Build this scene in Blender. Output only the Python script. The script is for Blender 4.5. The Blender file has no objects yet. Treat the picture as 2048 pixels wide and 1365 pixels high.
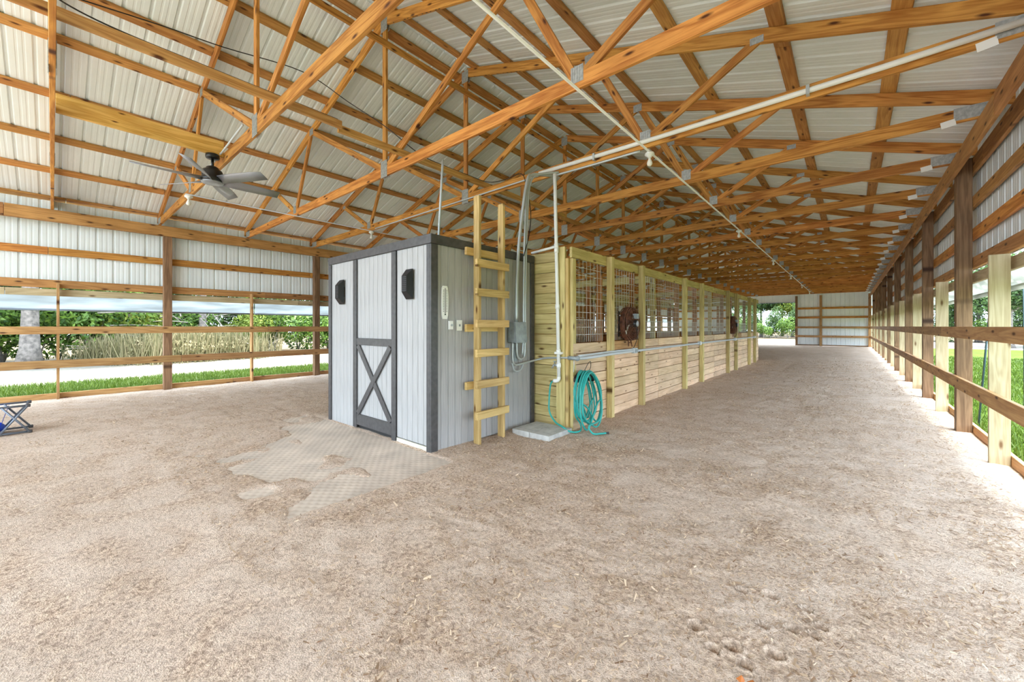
import bpy, bmesh, math, random
import numpy as np
from mathutils import Vector, Matrix
R = math.radians
random.seed(7)
rng = np.random.default_rng(7)
sc = bpy.context.scene
COL = sc.collection

# ------------------------------------------------------------------ camera, sky, exposure
YAW = 40.6
EYE = 1.36
cam_d = bpy.data.cameras.new('camera')
cam = bpy.data.objects.new('camera', cam_d)
COL.objects.link(cam)
cam.location = (0, 0, EYE)
cam.rotation_euler = (R(90), 0, R(YAW))
cam_d.sensor_width = 36.0
cam_d.lens = 788 / 2048 * 36.0
cam_d.shift_y = -29.5 / 2048
cam_d.clip_start = 0.05
cam_d.clip_end = 400
sc.camera = cam

world = bpy.data.worlds.new('sky')
sc.world = world
world.use_nodes = True
wn = world.node_tree
bg = wn.nodes['Background']
bg.inputs[0].default_value = (0.70, 0.85, 1.0, 1)
bg.inputs[1].default_value = 1.1

sun_d = bpy.data.lights.new('sun', 'SUN')
sun_d.energy = 3.2
sun_d.angle = R(25)
sun_d.color = (1.0, 0.98, 0.94)
sun = bpy.data.objects.new('sun', sun_d)
COL.objects.link(sun)
sun.rotation_euler = (R(8), R(5), 0)          # near the zenith

vs = sc.view_settings
vs.view_transform = 'Standard'
vs.look = 'None'
vs.gamma = 1
vs.use_curve_mapping = False
vs.exposure = 2.82

# ------------------------------------------------------------------ helpers
WM = {}                                    # world matrix of every object made here

def new_obj(name, mesh, M=None, parent=None):
    o = bpy.data.objects.new(name, mesh)
    COL.objects.link(o)
    M = M if M is not None else Matrix()
    WM[o] = M.copy()
    if parent is not None:
        o.parent = parent
        o.matrix_local = WM[parent].inverted() @ M
    else:
        o.matrix_local = M
    return o

def tag(o, label=None, cat=None, group=None, kind=None):
    if label: o['label'] = label
    if cat: o['category'] = cat
    if group: o['group'] = group
    if kind: o['kind'] = kind
    return o

def thing(name, loc, label, cat, group=None):
    return tag(new_obj(name, None, Matrix.Translation(loc)), label, cat, group)

def structure(name, loc=(0, 0, 0)):
    return tag(new_obj(name, None, Matrix.Translation(loc)), kind='structure')

def mesh_from(verts, faces, mat, smooth=False, name='mesh'):
    me = bpy.data.meshes.new(name)
    me.from_pydata([tuple(v) for v in verts], [], faces)
    me.materials.append(mat)
    if smooth:
        me.polygons.foreach_set('use_smooth', [True] * len(me.polygons))
    me.update()
    return me

class MB:
    """collects shapes into one mesh"""
    def __init__(s): s.v = []; s.f = []
    def add(s, V, F):
        b = len(s.v); s.v += [tuple(v) for v in V]; s.f += [[i + b for i in f] for f in F]
    def box(s, lo, hi):
        x0, y0, z0 = lo; x1, y1, z1 = hi
        s.add([(x0,y0,z0),(x1,y0,z0),(x1,y1,z0),(x0,y1,z0),(x0,y0,z1),(x1,y0,z1),(x1,y1,z1),(x0,y1,z1)],
              [[0,3,2,1],[4,5,6,7],[0,1,5,4],[1,2,6,5],[2,3,7,6],[3,0,4,7]])
    def tube(s, pts, r, n=8, closed=False, caps=True):
        P = [Vector(p) for p in pts]; m = len(P)
        T = []
        for i in range(m):
            a = P[(i - 1) % m] if (closed or i > 0) else P[i]
            b = P[(i + 1) % m] if (closed or i < m - 1) else P[i]
            T.append((b - a).normalized())
        u = T[0].orthogonal().normalized()
        rr = r if hasattr(r, '__len__') else [r] * m
        V = []
        for i in range(m):
            u = (u - T[i] * u.dot(T[i])).normalized()
            w = T[i].cross(u)
            for k in range(n):
                a = 2 * math.pi * k / n
                V.append(P[i] + (u * math.cos(a) + w * math.sin(a)) * rr[i])
        F = []
        for i in range(m if closed else m - 1):
            j = (i + 1) % m
            for k in range(n):
                l = (k + 1) % n
                F.append([i*n+k, i*n+l, j*n+l, j*n+k])
        if caps and not closed:
            F.append(list(range(n))[::-1]); F.append([(m-1)*n+k for k in range(n)])
        s.add(V, F)
    def lathe(s, prof, c=(0,0,0), axis='z', n=16):
        V = []; F = []
        m = len(prof)
        for (r, h) in prof:
            for k in range(n):
                a = 2 * math.pi * k / n
                x, y = r * math.cos(a), r * math.sin(a)
                p = {'z': (x, y, h), 'x': (h, x, y), 'y': (y, h, x)}[axis]
                V.append((p[0]+c[0], p[1]+c[1], p[2]+c[2]))
        for i in range(m - 1):
            for k in range(n):
                l = (k + 1) % n
                F.append([i*n+k, i*n+l, (i+1)*n+l, (i+1)*n+k])
        F.append(list(range(n))[::-1]); F.append([(m-1)*n+k for k in range(n)])
        s.add(V, F)
    def sphere(s, c, r, n=12, m=8, sz=1.0):
        prof = [(max(1e-4, r*math.sin(math.pi*i/m)), -r*sz*math.cos(math.pi*i/m)) for i in range(m+1)]
        s.lathe(prof, c, 'z', n)
    def obj(s, name, mat, parent=None, smooth=False, origin=None):
        o0 = Vector(origin) if origin is not None else Vector((0, 0, 0))
        me = mesh_from([Vector(v) - o0 for v in s.v], s.f, mat, smooth, name)
        return new_obj(name, me, Matrix.Translation(o0), parent)

def spline(pts, n=6):
    P = [Vector(p) for p in pts]; out = []
    for i in range(len(P) - 1):
        p0 = P[max(i-1, 0)]; p1 = P[i]; p2 = P[i+1]; p3 = P[min(i+2, len(P)-1)]
        for k in range(n):
            t = k / n
            out.append(0.5*((2*p1)+(p2-p0)*t+(2*p0-5*p1+4*p2-p3)*t*t+(3*p1-p0-3*p2+p3)*t**3))
    out.append(P[-1])
    return out

BOXC = {}
def lumber_mesh(L, w, t, mat, ch=0.003):
    key = (round(L, 3), round(w, 4), round(t, 4), mat.name)
    if key in BOXC: return BOXC[key]
    hx, hy, hz = L/2, w/2, t/2
    c = min(ch, hy*.4, hz*.4)
    V = []; idx = {}
    for sx in (-1, 1):
        for sy in (-1, 1):
            for sz in (-1, 1):
                for a in range(3):
                    d = [hx-c, hy-c, hz-c]; d[a] += c
                    idx[(sx, sy, sz, a)] = len(V); V.append((sx*d[0], sy*d[1], sz*d[2]))
    F = []
    S = (-1, 1)
    for s in S:
        F.append([idx[(s,-1,-1,0)], idx[(s,1,-1,0)], idx[(s,1,1,0)], idx[(s,-1,1,0)]][::s])
        F.append([idx[(-1,s,-1,1)], idx[(-1,s,1,1)], idx[(1,s,1,1)], idx[(1,s,-1,1)]][::s])
        F.append([idx[(-1,-1,s,2)], idx[(1,-1,s,2)], idx[(1,1,s,2)], idx[(-1,1,s,2)]][::s])
    for s1 in S:
        for s2 in S:
            F.append([idx[(-1,s1,s2,1)], idx[(1,s1,s2,1)], idx[(1,s1,s2,2)], idx[(-1,s1,s2,2)]])
            F.append([idx[(s1,-1,s2,0)], idx[(s1,1,s2,0)], idx[(s1,1,s2,2)], idx[(s1,-1,s2,2)]])
            F.append([idx[(s1,s2,-1,0)], idx[(s1,s2,1,0)], idx[(s1,s2,1,1)], idx[(s1,s2,-1,1)]])
            for s3 in S:
                F.append([idx[(s1,s2,s3,a)] for a in range(3)])
    me = mesh_from(V, F, mat, name='lumber')
    bm = bmesh.new(); bm.from_mesh(me); bmesh.ops.recalc_face_normals(bm, faces=bm.faces); bm.to_mesh(me); bm.free()
    BOXC[key] = me
    return me

def lumber(name, p0, p1, w, t, wdir, mat, parent=None):
    """a stick of timber from p0 to p1; w is its size along wdir, t across"""
    p0 = Vector(p0); p1 = Vector(p1)
    x = (p1 - p0); L = x.length; x.normalize()
    y = Vector(wdir); y = (y - x * y.dot(x)).normalized()
    z = x.cross(y)
    M = Matrix((x, y, z)).transposed().to_4x4()
    M.translation = (p0 + p1) / 2
    return new_obj(name, lumber_mesh(L, w, t, mat), M, parent)

def bar(name, lo, hi, mat, parent=None):
    """axis-aligned stick given by its corners, grain along the longest side"""
    d = [hi[i] - lo[i] for i in range(3)]
    a = d.index(max(d))
    c = [(lo[i] + hi[i]) / 2 for i in range(3)]
    p0 = list(c); p1 = list(c); p0[a] = lo[a]; p1[a] = hi[a]
    o = [i for i in range(3) if i != a]
    b = o[0] if d[o[0]] >= d[o[1]] else o[1]
    wd = [0, 0, 0]; wd[b] = 1
    t = d[[i for i in range(3) if i not in (a, b)][0]]
    return lumber(name, p0, p1, d[b], t, wd, mat, parent)

# ------------------------------------------------------------------ materials
def lin(c):
    return tuple(((x/255)/12.92 if x/255 <= .04045 else ((x/255+.055)/1.055)**2.4) for x in c) + (1,)

def mat_new(name):
    m = bpy.data.materials.new(name); m.use_nodes = True
    nt = m.node_tree
    return m, nt, nt.nodes['Principled BSDF']

def N(nt, typ, **kw):
    n = nt.nodes.new(typ)
    for k, v in kw.items(): setattr(n, k, v)
    return n

def mixc(nt, a, b, fac, mode='MIX'):
    n = N(nt, 'ShaderNodeMix', data_type='RGBA', blend_type=mode)
    for sock, val in ((n.inputs[0], fac), (n.inputs[6], a), (n.inputs[7], b)):
        if hasattr(val, 'links') or hasattr(val, 'is_linked'): nt.links.new(val, sock)
        else: sock.default_value = val
    return n.outputs[2]

def ramp(nt, src, stops):
    r = N(nt, 'ShaderNodeValToRGB')
    e = r.color_ramp.elements
    while len(e) < len(stops): e.new(0.5)
    for i, (p, c) in enumerate(stops):
        e[i].position = p
        e[i].color = c if len(c) == 4 else (*c, 1)
    nt.links.new(src, r.inputs[0])
    return r.outputs[0]

def simple(name, c, rough=.5, metal=0, spec=.5, var=0.0, nscale=8):
    m, nt, b = mat_new(name)
    b.inputs['Base Color'].default_value = lin(c)
    b.inputs['Roughness'].default_value = rough
    b.inputs['Metallic'].default_value = metal
    b.inputs['Specular IOR Level'].default_value = spec
    if var:
        tc = N(nt, 'ShaderNodeTexCoord'); n = N(nt, 'ShaderNodeTexNoise')
        n.inputs['Scale'].default_value = nscale; n.inputs['Detail'].default_value = 5
        nt.links.new(tc.outputs['Object'], n.inputs['Vector'])
        lo = tuple(max(0, x - var*x) for x in c); hi = tuple(min(255, x + var*x*.6) for x in c)
        nt.links.new(ramp(nt, n.outputs[0], [(.3, lin(lo)), (.7, lin(hi))]), b.inputs['Base Color'])
    return m

def wood(name, light, dark, knot=(70, 35, 15), rough=.6, grain=1.0, knots=.05, stain=None):
    """planed timber: grain along local x, growth-ring figure, knots, a tone of its own for every piece"""
    m, nt, b = mat_new(name)
    L = nt.links.new
    tc = N(nt, 'ShaderNodeTexCoord'); oi = N(nt, 'ShaderNodeObjectInfo')
    off = N(nt, 'ShaderNodeMath', operation='MULTIPLY'); L(oi.outputs['Random'], off.inputs[0]); off.inputs[1].default_value = 37.0
    comb = N(nt, 'ShaderNodeCombineXYZ')
    for i in range(3): L(off.outputs[0], comb.inputs[i])
    add = N(nt, 'ShaderNodeVectorMath', operation='ADD'); L(tc.outputs['Object'], add.inputs[0]); L(comb.outputs[0], add.inputs[1])
    mp = N(nt, 'ShaderNodeMapping'); L(add.outputs[0], mp.inputs['Vector']); mp.inputs['Scale'].default_value = (.7, 9, 9)
    fig = N(nt, 'ShaderNodeTexNoise'); L(mp.outputs[0], fig.inputs['Vector'])
    fig.inputs['Scale'].default_value = 1.0; fig.inputs['Detail'].default_value = 3; fig.inputs['Distortion'].default_value = .6
    wv = N(nt, 'ShaderNodeMath', operation='MULTIPLY'); L(fig.outputs[0], wv.inputs[0]); wv.inputs[1].default_value = 34
    sn = N(nt, 'ShaderNodeMath', operation='SINE'); L(wv.outputs[0], sn.inputs[0])
    mp2 = N(nt, 'ShaderNodeMapping'); L(add.outputs[0], mp2.inputs['Vector']); mp2.inputs['Scale'].default_value = (4, 90, 90)
    fine = N(nt, 'ShaderNodeTexNoise'); L(mp2.outputs[0], fine.inputs['Vector']); fine.inputs['Scale'].default_value = 1; fine.inputs['Detail'].default_value = 4
    m1 = N(nt, 'ShaderNodeMath', operation='MULTIPLY_ADD'); L(sn.outputs[0], m1.inputs[0]); m1.inputs[1].default_value = .17*grain; m1.inputs[2].default_value = .5
    m2 = N(nt, 'ShaderNodeMath', operation='MULTIPLY_ADD'); L(fine.outputs[0], m2.inputs[0]); m2.inputs[1].default_value = .7*grain
    sub = N(nt, 'ShaderNodeMath', operation='SUBTRACT'); L(m1.outputs[0], sub.inputs[0]); sub.inputs[1].default_value = .35*grain
    L(sub.outputs[0], m2.inputs[2])
    col = ramp(nt, m2.outputs[0], [(.15, lin(dark)), (.75, lin(light))])
    # tone of the piece
    hsv = N(nt, 'ShaderNodeHueSaturation')
    vr = N(nt, 'ShaderNodeMapRange'); L(oi.outputs['Random'], vr.inputs[0]); vr.inputs[3].default_value = .82; vr.inputs[4].default_value = 1.14
    r2 = N(nt, 'ShaderNodeMath', operation='MULTIPLY'); L(oi.outputs['Random'], r2.inputs[0]); r2.inputs[1].default_value = 7.31
    r3 = N(nt, 'ShaderNodeMath', operation='FRACT'); L(r2.outputs[0], r3.inputs[0])
    hr = N(nt, 'ShaderNodeMapRange'); L(r3.outputs[0], hr.inputs[0]); hr.inputs[3].default_value = .496; hr.inputs[4].default_value = .508
    L(hr.outputs[0], hsv.inputs['Hue']); L(vr.outputs[0], hsv.inputs['Value']); L(col, hsv.inputs['Color'])
    col = hsv.outputs[0]
    # blotches
    bl = N(nt, 'ShaderNodeTexNoise'); L(add.outputs[0], bl.inputs['Vector']); bl.inputs['Scale'].default_value = 2.2; bl.inputs['Detail'].default_value = 4
    blr = ramp(nt, bl.outputs[0], [(.35, (.78, .76, .74)), (.62, (1, 1, 1))])
    col = mixc(nt, col, blr, .75, 'MULTIPLY')
    # knots
    mp3 = N(nt, 'ShaderNodeMapping'); L(add.outputs[0], mp3.inputs['Vector']); mp3.inputs['Scale'].default_value = (1.7, 5.5, 5.5)
    vo = N(nt, 'ShaderNodeTexVoronoi', voronoi_dimensions='2D'); L(mp3.outputs[0], vo.inputs['Vector']); vo.inputs['Scale'].default_value = 1
    kf = ramp(nt, vo.outputs['Distance'], [(knots*.7, (1, 1, 1)), (knots*2.2, (0, 0, 0))])
    col = mixc(nt, col, lin(knot), kf)
    L(col, b.inputs['Base Color'])
    b.inputs['Roughness'].default_value = rough
    b.inputs['Specular IOR Level'].default_value = .25
    bp = N(nt, 'ShaderNodeBump'); bp.inputs['Strength'].default_value = .15; bp.inputs['Distance'].default_value = .004
    L(fine.outputs[0], bp.inputs['Height']); L(bp.outputs[0], b.inputs['Normal'])
    return m

M_truss = wood('truss_pine', (218, 154, 80), (168, 102, 44), knot=(80, 42, 20), grain=1.25)
M_purlin = wood('purlin_pine', (208, 154, 90), (168, 110, 58), knot=(88, 50, 26))
M_post = wood('post_brown', (158, 124, 92), (110, 82, 58), knot=(64, 42, 28))
M_rail = wood('rail_pine', (200, 156, 106), (162, 114, 70), knot=(84, 50, 28))
M_plate = wood('plate_pine', (194, 142, 90), (150, 102, 60), knot=(74, 44, 24))
M_half = wood('half_post_treated', (200, 184, 150), (170, 150, 114), knot=(112, 84, 54))
M_green = wood('treated_green', (216, 198, 140), (180, 158, 98), knot=(96, 70, 36))
M_board = wood('stall_board', (236, 206, 172), (210, 174, 136), knot=(124, 84, 54), knots=.034)
M_inner = wood('inner_board', (190, 132, 80), (146, 92, 50), knot=(70, 40, 20))
M_ladder = wood('ladder_treated', (222, 190, 130), (190, 154, 92), knot=(94, 62, 30))
M_beam = wood('beam_fresh', (228, 180, 106), (198, 142, 66), knot=(100, 60, 28), grain=1.3, knots=.03)
M_brace = wood('brace_rough', (222, 172, 108), (178, 122, 66), knot=(90, 50, 24))
M_nailplate = simple('galvanised_plate', (176, 178, 176), .5, .35, var=.15, nscale=30)
M_galv = simple('galvanised_tube', (186, 192, 192), .4, .5)
M_pvc = simple('pvc_white', (236, 236, 230), .35)
M_pvcgrey = simple('conduit_grey', (196, 202, 206), .45)
M_white = simple('white_plastic', (236, 236, 230), .4)
M_black = simple('black_plastic', (22, 22, 26), .4)
M_fanblack = simple('fan_black', (20, 19, 20), .3)
M_blade = simple('fan_blade', (150, 152, 158), .3, .3)
M_box = simple('electrical_box_grey', (150, 158, 160), .5, .2, var=.12, nscale=14)
M_hose = simple('hose_teal', (44, 160, 150), .4)
M_rust = simple('rusted_steel', (112, 70, 52), .7, .2, var=.35, nscale=18)
M_wire = simple('galvanised_wire', (214, 214, 206), .4, .2)
M_cable = simple('black_cable', (30, 28, 28), .5)
M_conc = simple('concrete', (188, 186, 180), .85, var=.12, nscale=12)
M_trim = simple('charcoal_paint', (74, 72, 72), .42, var=.15, nscale=20)
M_blue = simple('blue_nylon', (16, 70, 190), .6)
M_frame = simple('grey_frame', (120, 128, 140), .4, .3)
M_dark = simple('dark_backing', (40, 38, 36), .8)
M_print = simple('black_print', (36, 36, 36), .6)
M_pole = simple('green_grey_pole', (54, 78, 84), .5)
M_leaf_dry = simple('dry_leaf', (196, 116, 56), .7)
M_ground = M_sand = M_grass = None

def siding_mat():
    m, nt, b = mat_new('grey_painted_siding')
    L = nt.links.new
    tc = N(nt, 'ShaderNodeTexCoord'); oi = N(nt, 'ShaderNodeObjectInfo')
    mp = N(nt, 'ShaderNodeMapping'); L(tc.outputs['Object'], mp.inputs['Vector']); L(oi.outputs['Random'], mp.inputs['Location'])
    mp.inputs['Scale'].default_value = (3, 60, 60)
    n = N(nt, 'ShaderNodeTexNoise'); L(mp.outputs[0], n.inputs['Vector']); n.inputs['Scale'].default_value = 1; n.inputs['Detail'].default_value = 5
    L(ramp(nt, n.outputs[0], [(.3, lin((156, 154, 152))), (.7, lin((176, 174, 172)))]), b.inputs['Base Color'])
    b.inputs['Roughness'].default_value = .6
    bp = N(nt, 'ShaderNodeBump'); bp.inputs['Strength'].default_value = .2; bp.inputs['Distance'].default_value = .003
    L(n.outputs[0], bp.inputs['Height']); L(bp.outputs[0], b.inputs['Normal'])
    return m
M_siding = siding_mat()

def panel_mat():
    m, nt, b = mat_new('white_painted_steel')
    L = nt.links.new
    tc = N(nt, 'ShaderNodeTexCoord'); n = N(nt, 'ShaderNodeTexNoise')
    L(tc.outputs['Object'], n.inputs['Vector']); n.inputs['Scale'].default_value = 1.1; n.inputs['Detail'].default_value = 3
    L(ramp(nt, n.outputs[0], [(.3, lin((224, 230, 231))), (.7, lin((236, 241, 242)))]), b.inputs['Base Color'])
    b.inputs['Roughness'].default_value = .4
    b.inputs['Specular IOR Level'].default_value = .4
    return m
M_panel = panel_mat()

def curtain_mat(name, c):
    m, nt, b = mat_new(name)
    b.inputs['Base Color'].default_value = lin(c)
    b.inputs['Roughness'].default_value = .35
    tr = N(nt, 'ShaderNodeBsdfTranslucent'); tr.inputs[0].default_value = lin(c)
    mx = N(nt, 'ShaderNodeMixShader'); mx.inputs[0].default_value = .8
    out = nt.nodes['Material Output']
    nt.links.new(b.outputs[0], mx.inputs[1]); nt.links.new(tr.outputs[0], mx.inputs[2]); nt.links.new(mx.outputs[0], out.inputs[0])
    tc = N(nt, 'ShaderNodeTexCoord'); n = N(nt, 'ShaderNodeTexNoise'); n.inputs['Scale'].default_value = 3; n.inputs['Detail'].default_value = 6
    mp = N(nt, 'ShaderNodeMapping'); nt.links.new(tc.outputs['Object'], mp.inputs['Vector']); mp.inputs['Scale'].default_value = (1, .4, 3)
    nt.links.new(mp.outputs[0], n.inputs['Vector'])
    lo = tuple(x*.86 for x in c)
    col = ramp(nt, n.outputs[0], [(.35, lin(lo)), (.65, lin(c))])
    nt.links.new(col, b.inputs['Base Color']); nt.links.new(col, tr.inputs[0])
    return m
M_curtain = curtain_mat('curtain_blue_white', (218, 222, 224))
M_curtain_w = curtain_mat('curtain_white', (205, 205, 198))

def floor_mat():
    m, nt, b = mat_new('sand_and_shavings')
    L = nt.links.new
    tc = N(nt, 'ShaderNodeTexCoord'); V = tc.outputs['Object']
    def noise(s, d=5, w=0.0):
        n = N(nt, 'ShaderNodeTexNoise'); L(V, n.inputs['Vector']); n.inputs['Scale'].default_value = s; n.inputs['Detail'].default_value = d
        n.inputs['Distortion'].default_value = w
        return n.outputs[0]
    big = noise(.35, 4); mid = noise(3.2, 9, .8); fine = noise(46, 7, .6); grit = noise(170, 4)
    base = ramp(nt, big, [(.35, lin((210, 190, 173))), (.65, lin((220, 200, 183)))])
    # heaps of brown shavings between bare sand
    brown = ramp(nt, fine, [(.3, lin((132, 104, 82))), (.5, lin((188, 158, 132))), (.72, lin((232, 210, 184)))])
    mask = ramp(nt, mid, [(.40, (.08, .08, .08)), (.66, (.62, .62, .62))])
    col = mixc(nt, base, brown, mask)
    g = ramp(nt, grit, [(.3, (.56, .54, .52)), (.5, (1, 1, 1)), (.72, (1.14, 1.12, 1.1))])
    col = mixc(nt, col, g, .85, 'MULTIPLY')
    f2 = ramp(nt, fine, [(.32, (.62, .59, .56)), (.5, (.98, .98, .98)), (.7, (1.08, 1.08, 1.08))])
    col = mixc(nt, col, f2, .7, 'MULTIPLY')
    L(col, b.inputs['Base Color'])
    b.inputs['Roughness'].default_value = .95
    b.inputs['Specular IOR Level'].default_value = .1
    ad = N(nt, 'ShaderNodeMath', operation='ADD'); L(fine, ad.inputs[0]); L(grit, ad.inputs[1])
    bp = N(nt, 'ShaderNodeBump'); bp.inputs['Strength'].default_value = .6; bp.inputs['Distance'].default_value = .012
    L(ad.outputs[0], bp.inputs['Height']); L(bp.outputs[0], b.inputs['Normal'])
    return m
M_floor = floor_mat()

def ground_mat(name, stops, s1=.6, s2=14, rough=.95):
    m, nt, b = mat_new(name)
    L = nt.links.new
    tc = N(nt, 'ShaderNodeTexCoord')
    n1 = N(nt, 'ShaderNodeTexNoise'); n1.inputs['Scale'].default_value = s1; n1.inputs['Detail'].default_value = 6
    n2 = N(nt, 'ShaderNodeTexNoise'); n2.inputs['Scale'].default_value = s2; n2.inputs['Detail'].default_value = 6
    L(tc.outputs['Object'], n1.inputs['Vector']); L(tc.outputs['Object'], n2.inputs['Vector'])
    col = ramp(nt, n1.outputs[0], stops)
    col = mixc(nt, col, ramp(nt, n2.outputs[0], [(.3, (.72, .72, .72)), (.65, (1.1, 1.1, 1.1))]), .8, 'MULTIPLY')
    L(col, b.inputs['Base Color']); b.inputs['Roughness'].default_value = rough; b.inputs['Specular IOR Level'].default_value = .1
    return m
M_sand = ground_mat('pale_sand', [(.35, lin((128, 122, 112))), (.65, lin((150, 144, 134)))])
M_lawn = ground_mat('lawn', [(.35, lin((58, 80, 20))), (.65, lin((80, 102, 32)))], 1.2, 30)
M_litter = ground_mat('leaf_litter', [(.35, lin((84, 74, 56))), (.65, lin((118, 104, 80)))], .8, 9)

def leaf_mat(name, c1, c2):
    m, nt, b = mat_new(name)
    L = nt.links.new
    at = N(nt, 'ShaderNodeAttribute'); at.attribute_name = 'tone'
    col = ramp(nt, at.outputs['Fac'], [(0, lin(c1)), (1, lin(c2))])
    L(col, b.inputs['Base Color']); b.inputs['Roughness'].default_value = .55
    tr = N(nt, 'ShaderNodeBsdfTranslucent'); L(col, tr.inputs[0])
    mx = N(nt, 'ShaderNodeMixShader'); mx.inputs[0].default_value = .3
    L(b.outputs[0], mx.inputs[1]); L(tr.outputs[0], mx.inputs[2]); L(mx.outputs[0], nt.nodes['Material Output'].inputs[0])
    return m
M_leaf = leaf_mat('leaf_green', (44, 76, 26), (116, 148, 56))
M_leafd = leaf_mat('leaf_dark', (36, 60, 30), (84, 112, 54))
M_leafy = leaf_mat('leaf_yellow_green', (92, 116, 40), (160, 170, 74))
M_drygrass = leaf_mat('dry_stalk', (100, 100, 62), (162, 148, 112))
M_blade_g = leaf_mat('grass_blade', (58, 82, 20), (100, 122, 40))
M_chip = leaf_mat('wood_chip', (136, 104, 78), (230, 206, 176))
M_bark = simple('bark_grey', (120, 112, 106), .9, var=.3, nscale=9)
M_twig = simple('bare_twig', (150, 142, 130), .9, var=.2)

def quads_mesh(name, P, tone, mat):
    """P: (n,4,3) quads -> one mesh with a face tone"""
    n = len(P)
    me = bpy.data.meshes.new(name)
    me.vertices.add(n*4); me.vertices.foreach_set('co', P.reshape(-1).astype(np.float32))
    me.loops.add(n*4); me.loops.foreach_set('vertex_index', np.arange(n*4, dtype=np.int32))
    me.polygons.add(n)
    me.polygons.foreach_set('loop_start', np.arange(0, n*4, 4, dtype=np.int32))
    me.materials.append(mat)
    me.update(calc_edges=True)
    at = me.attributes.new('tone', 'FLOAT', 'FACE')
    at.data.foreach_set('value', np.asarray(tone, dtype=np.float32))
    return me

def vnoise(x, y, s, seed=0):
    """smooth value noise, vectorised"""
    g = np.random.default_rng(seed).random((256, 256))
    x = np.asarray(x)*s + 1000.37; y = np.asarray(y)*s + 1000.71
    xi = np.floor(x).astype(int); yi = np.floor(y).astype(int)
    fx = x - xi; fy = y - yi
    fx = fx*fx*(3-2*fx); fy = fy*fy*(3-2*fy)
    a = g[xi % 256, yi % 256]; b = g[(xi+1) % 256, yi % 256]; c = g[xi % 256, (yi+1) % 256]; d = g[(xi+1) % 256, (yi+1) % 256]
    return (a*(1-fx)+b*fx)*(1-fy)+(c*(1-fx)+d*fx)*fy

# ------------------------------------------------------------------ dimensions of the barn
XR, XL = 1.05, -11.20              # inner faces of the posts
XC = -5.08                         # ridge
YE, YN = 34.56, -4.75              # far wall, open near end
SL = 1/3                           # roof pitch
ZB = 3.52                          # underside of the trusses
ZA = 5.70                          # underside of the top chords at the ridge
TY = [0.0, 1.50, 3.12, 4.69] + [4.69 + 1.572*k for k in range(1, 19)]
MAIN_L = [-4.63, -1.50, 1.63, 4.78] + [4.78 + 3.12*k for k in range(1, 10)]
HALF_L = [-3.06, 0.07, 3.22] + [3.22 + 3.12*k for k in range(1, 11)]
MAIN_R = [-4.63, -1.50, 1.60, 4.62, 7.70, 10.78] + [10.78 + 3.09*k for k in range(1, 8)]
HALF_R = [-3.06, 0.1, 3.1, 6.08, 9.26, 12.30] + [12.30 + 3.09*k for k in range(1, 8)]

# ------------------------------------------------------------------ floor
PITS = [(-.526, 1.894, .035), (-.377, 1.875, .035), (-.438, 1.806, .026), (-.235, 1.947, .036), (-.319, 1.811, .03), (-.30, 2.10, .026), (-.20, 2.16, .024),
        (-.12, 2.18, .024), (-.10, 2.26, .026), (-.42, 2.30, .026), (-.30, 2.36, .034), (-.16, 2.36, .024)]
def mat_cover(x, y):
    """positive where the rubber mat lies bare"""
    d = np.minimum(np.minimum(x + 6.3, -2.98 - x), np.minimum(y - 0.95, 2.62 - y))
    n = vnoise(x, y, 2.3, 5) * .6 + vnoise(x, y, 5.5, 6) * .4
    k = n - .46 - np.clip((1.7 - y) * .42, -.2, 1) - np.clip((-5.0 - x) * .22, -.15, 1) + .05
    return np.minimum(k, d * 1.2)
def floor_h(x, y):
    z = (vnoise(x, y, .5, 1) - .5) * .03 + (vnoise(x, y, 2.1, 2) - .5) * .018 + (vnoise(x, y, 9, 3) - .5) * .012 + (vnoise(x, y, 24, 4) - .5) * .009
    fall = np.clip((np.asarray(x) + 11.4) / .5, 0, 1)
    z = z * (.4 + .6*fall)
    for (px, py, r) in PITS:
        d = np.hypot(x - px, y - py) / r
        z = np.where(d < 1.6, z * np.clip(d/1.6, 0, 1) + np.where(d < 1, -.038*(1-d*d), .009*np.exp(-((d-1.15)/.25)**2)), z)
    mc = mat_cover(np.asarray(x), np.asarray(y))
    x = np.asarray(x); y = np.asarray(y)
    dd = np.clip(np.minimum(np.minimum(x + 7.1, -2.5 - x), np.minimum(y - .35, 3.1 - y)) / .5, 0, 1)
    z = z*(1 - dd*.5) + dd*.012 - np.clip(mc*.25 + .004, 0, .05)*dd
    return z

xs = np.concatenate([np.arange(-11.6, -7, .09), np.arange(-7, -.7, .03), np.arange(-.7, .0, .010), np.arange(0, 1.3, .03)])
ys = np.concatenate([np.arange(-5.1, -1.5, .4), np.arange(-1.5, .6, .12), np.arange(.6, 1.7, .03), np.arange(1.7, 2.45, .010), np.arange(2.45, 6, .03), np.arange(6, 14, .09), np.arange(14, 36, .35)])
gx, gy = np.meshgrid(xs, ys, indexing='ij')
gz = floor_h(gx, gy)
nx, ny = gx.shape
co = np.stack([gx, gy, gz], -1).reshape(-1, 3)
ii = np.arange(nx*ny).reshape(nx, ny)
q = np.stack([ii[:-1, :-1], ii[1:, :-1], ii[1:, 1:], ii[:-1, 1:]], -1).reshape(-1, 4)
me = bpy.data.meshes.new('floor')
me.vertices.add(len(co)); me.vertices.foreach_set('co', co.reshape(-1).astype(np.float32))
me.loops.add(q.size); me.loops.foreach_set('vertex_index', q.reshape(-1).astype(np.int32))
me.polygons.add(len(q)); me.polygons.foreach_set('loop_start', np.arange(0, q.size, 4, dtype=np.int32))
me.polygons.foreach_set('use_smooth', np.ones(len(q), dtype=bool))
me.materials.append(M_floor); me.update(calc_edges=True)
tag(new_obj('floor', me), kind='structure')

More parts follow.
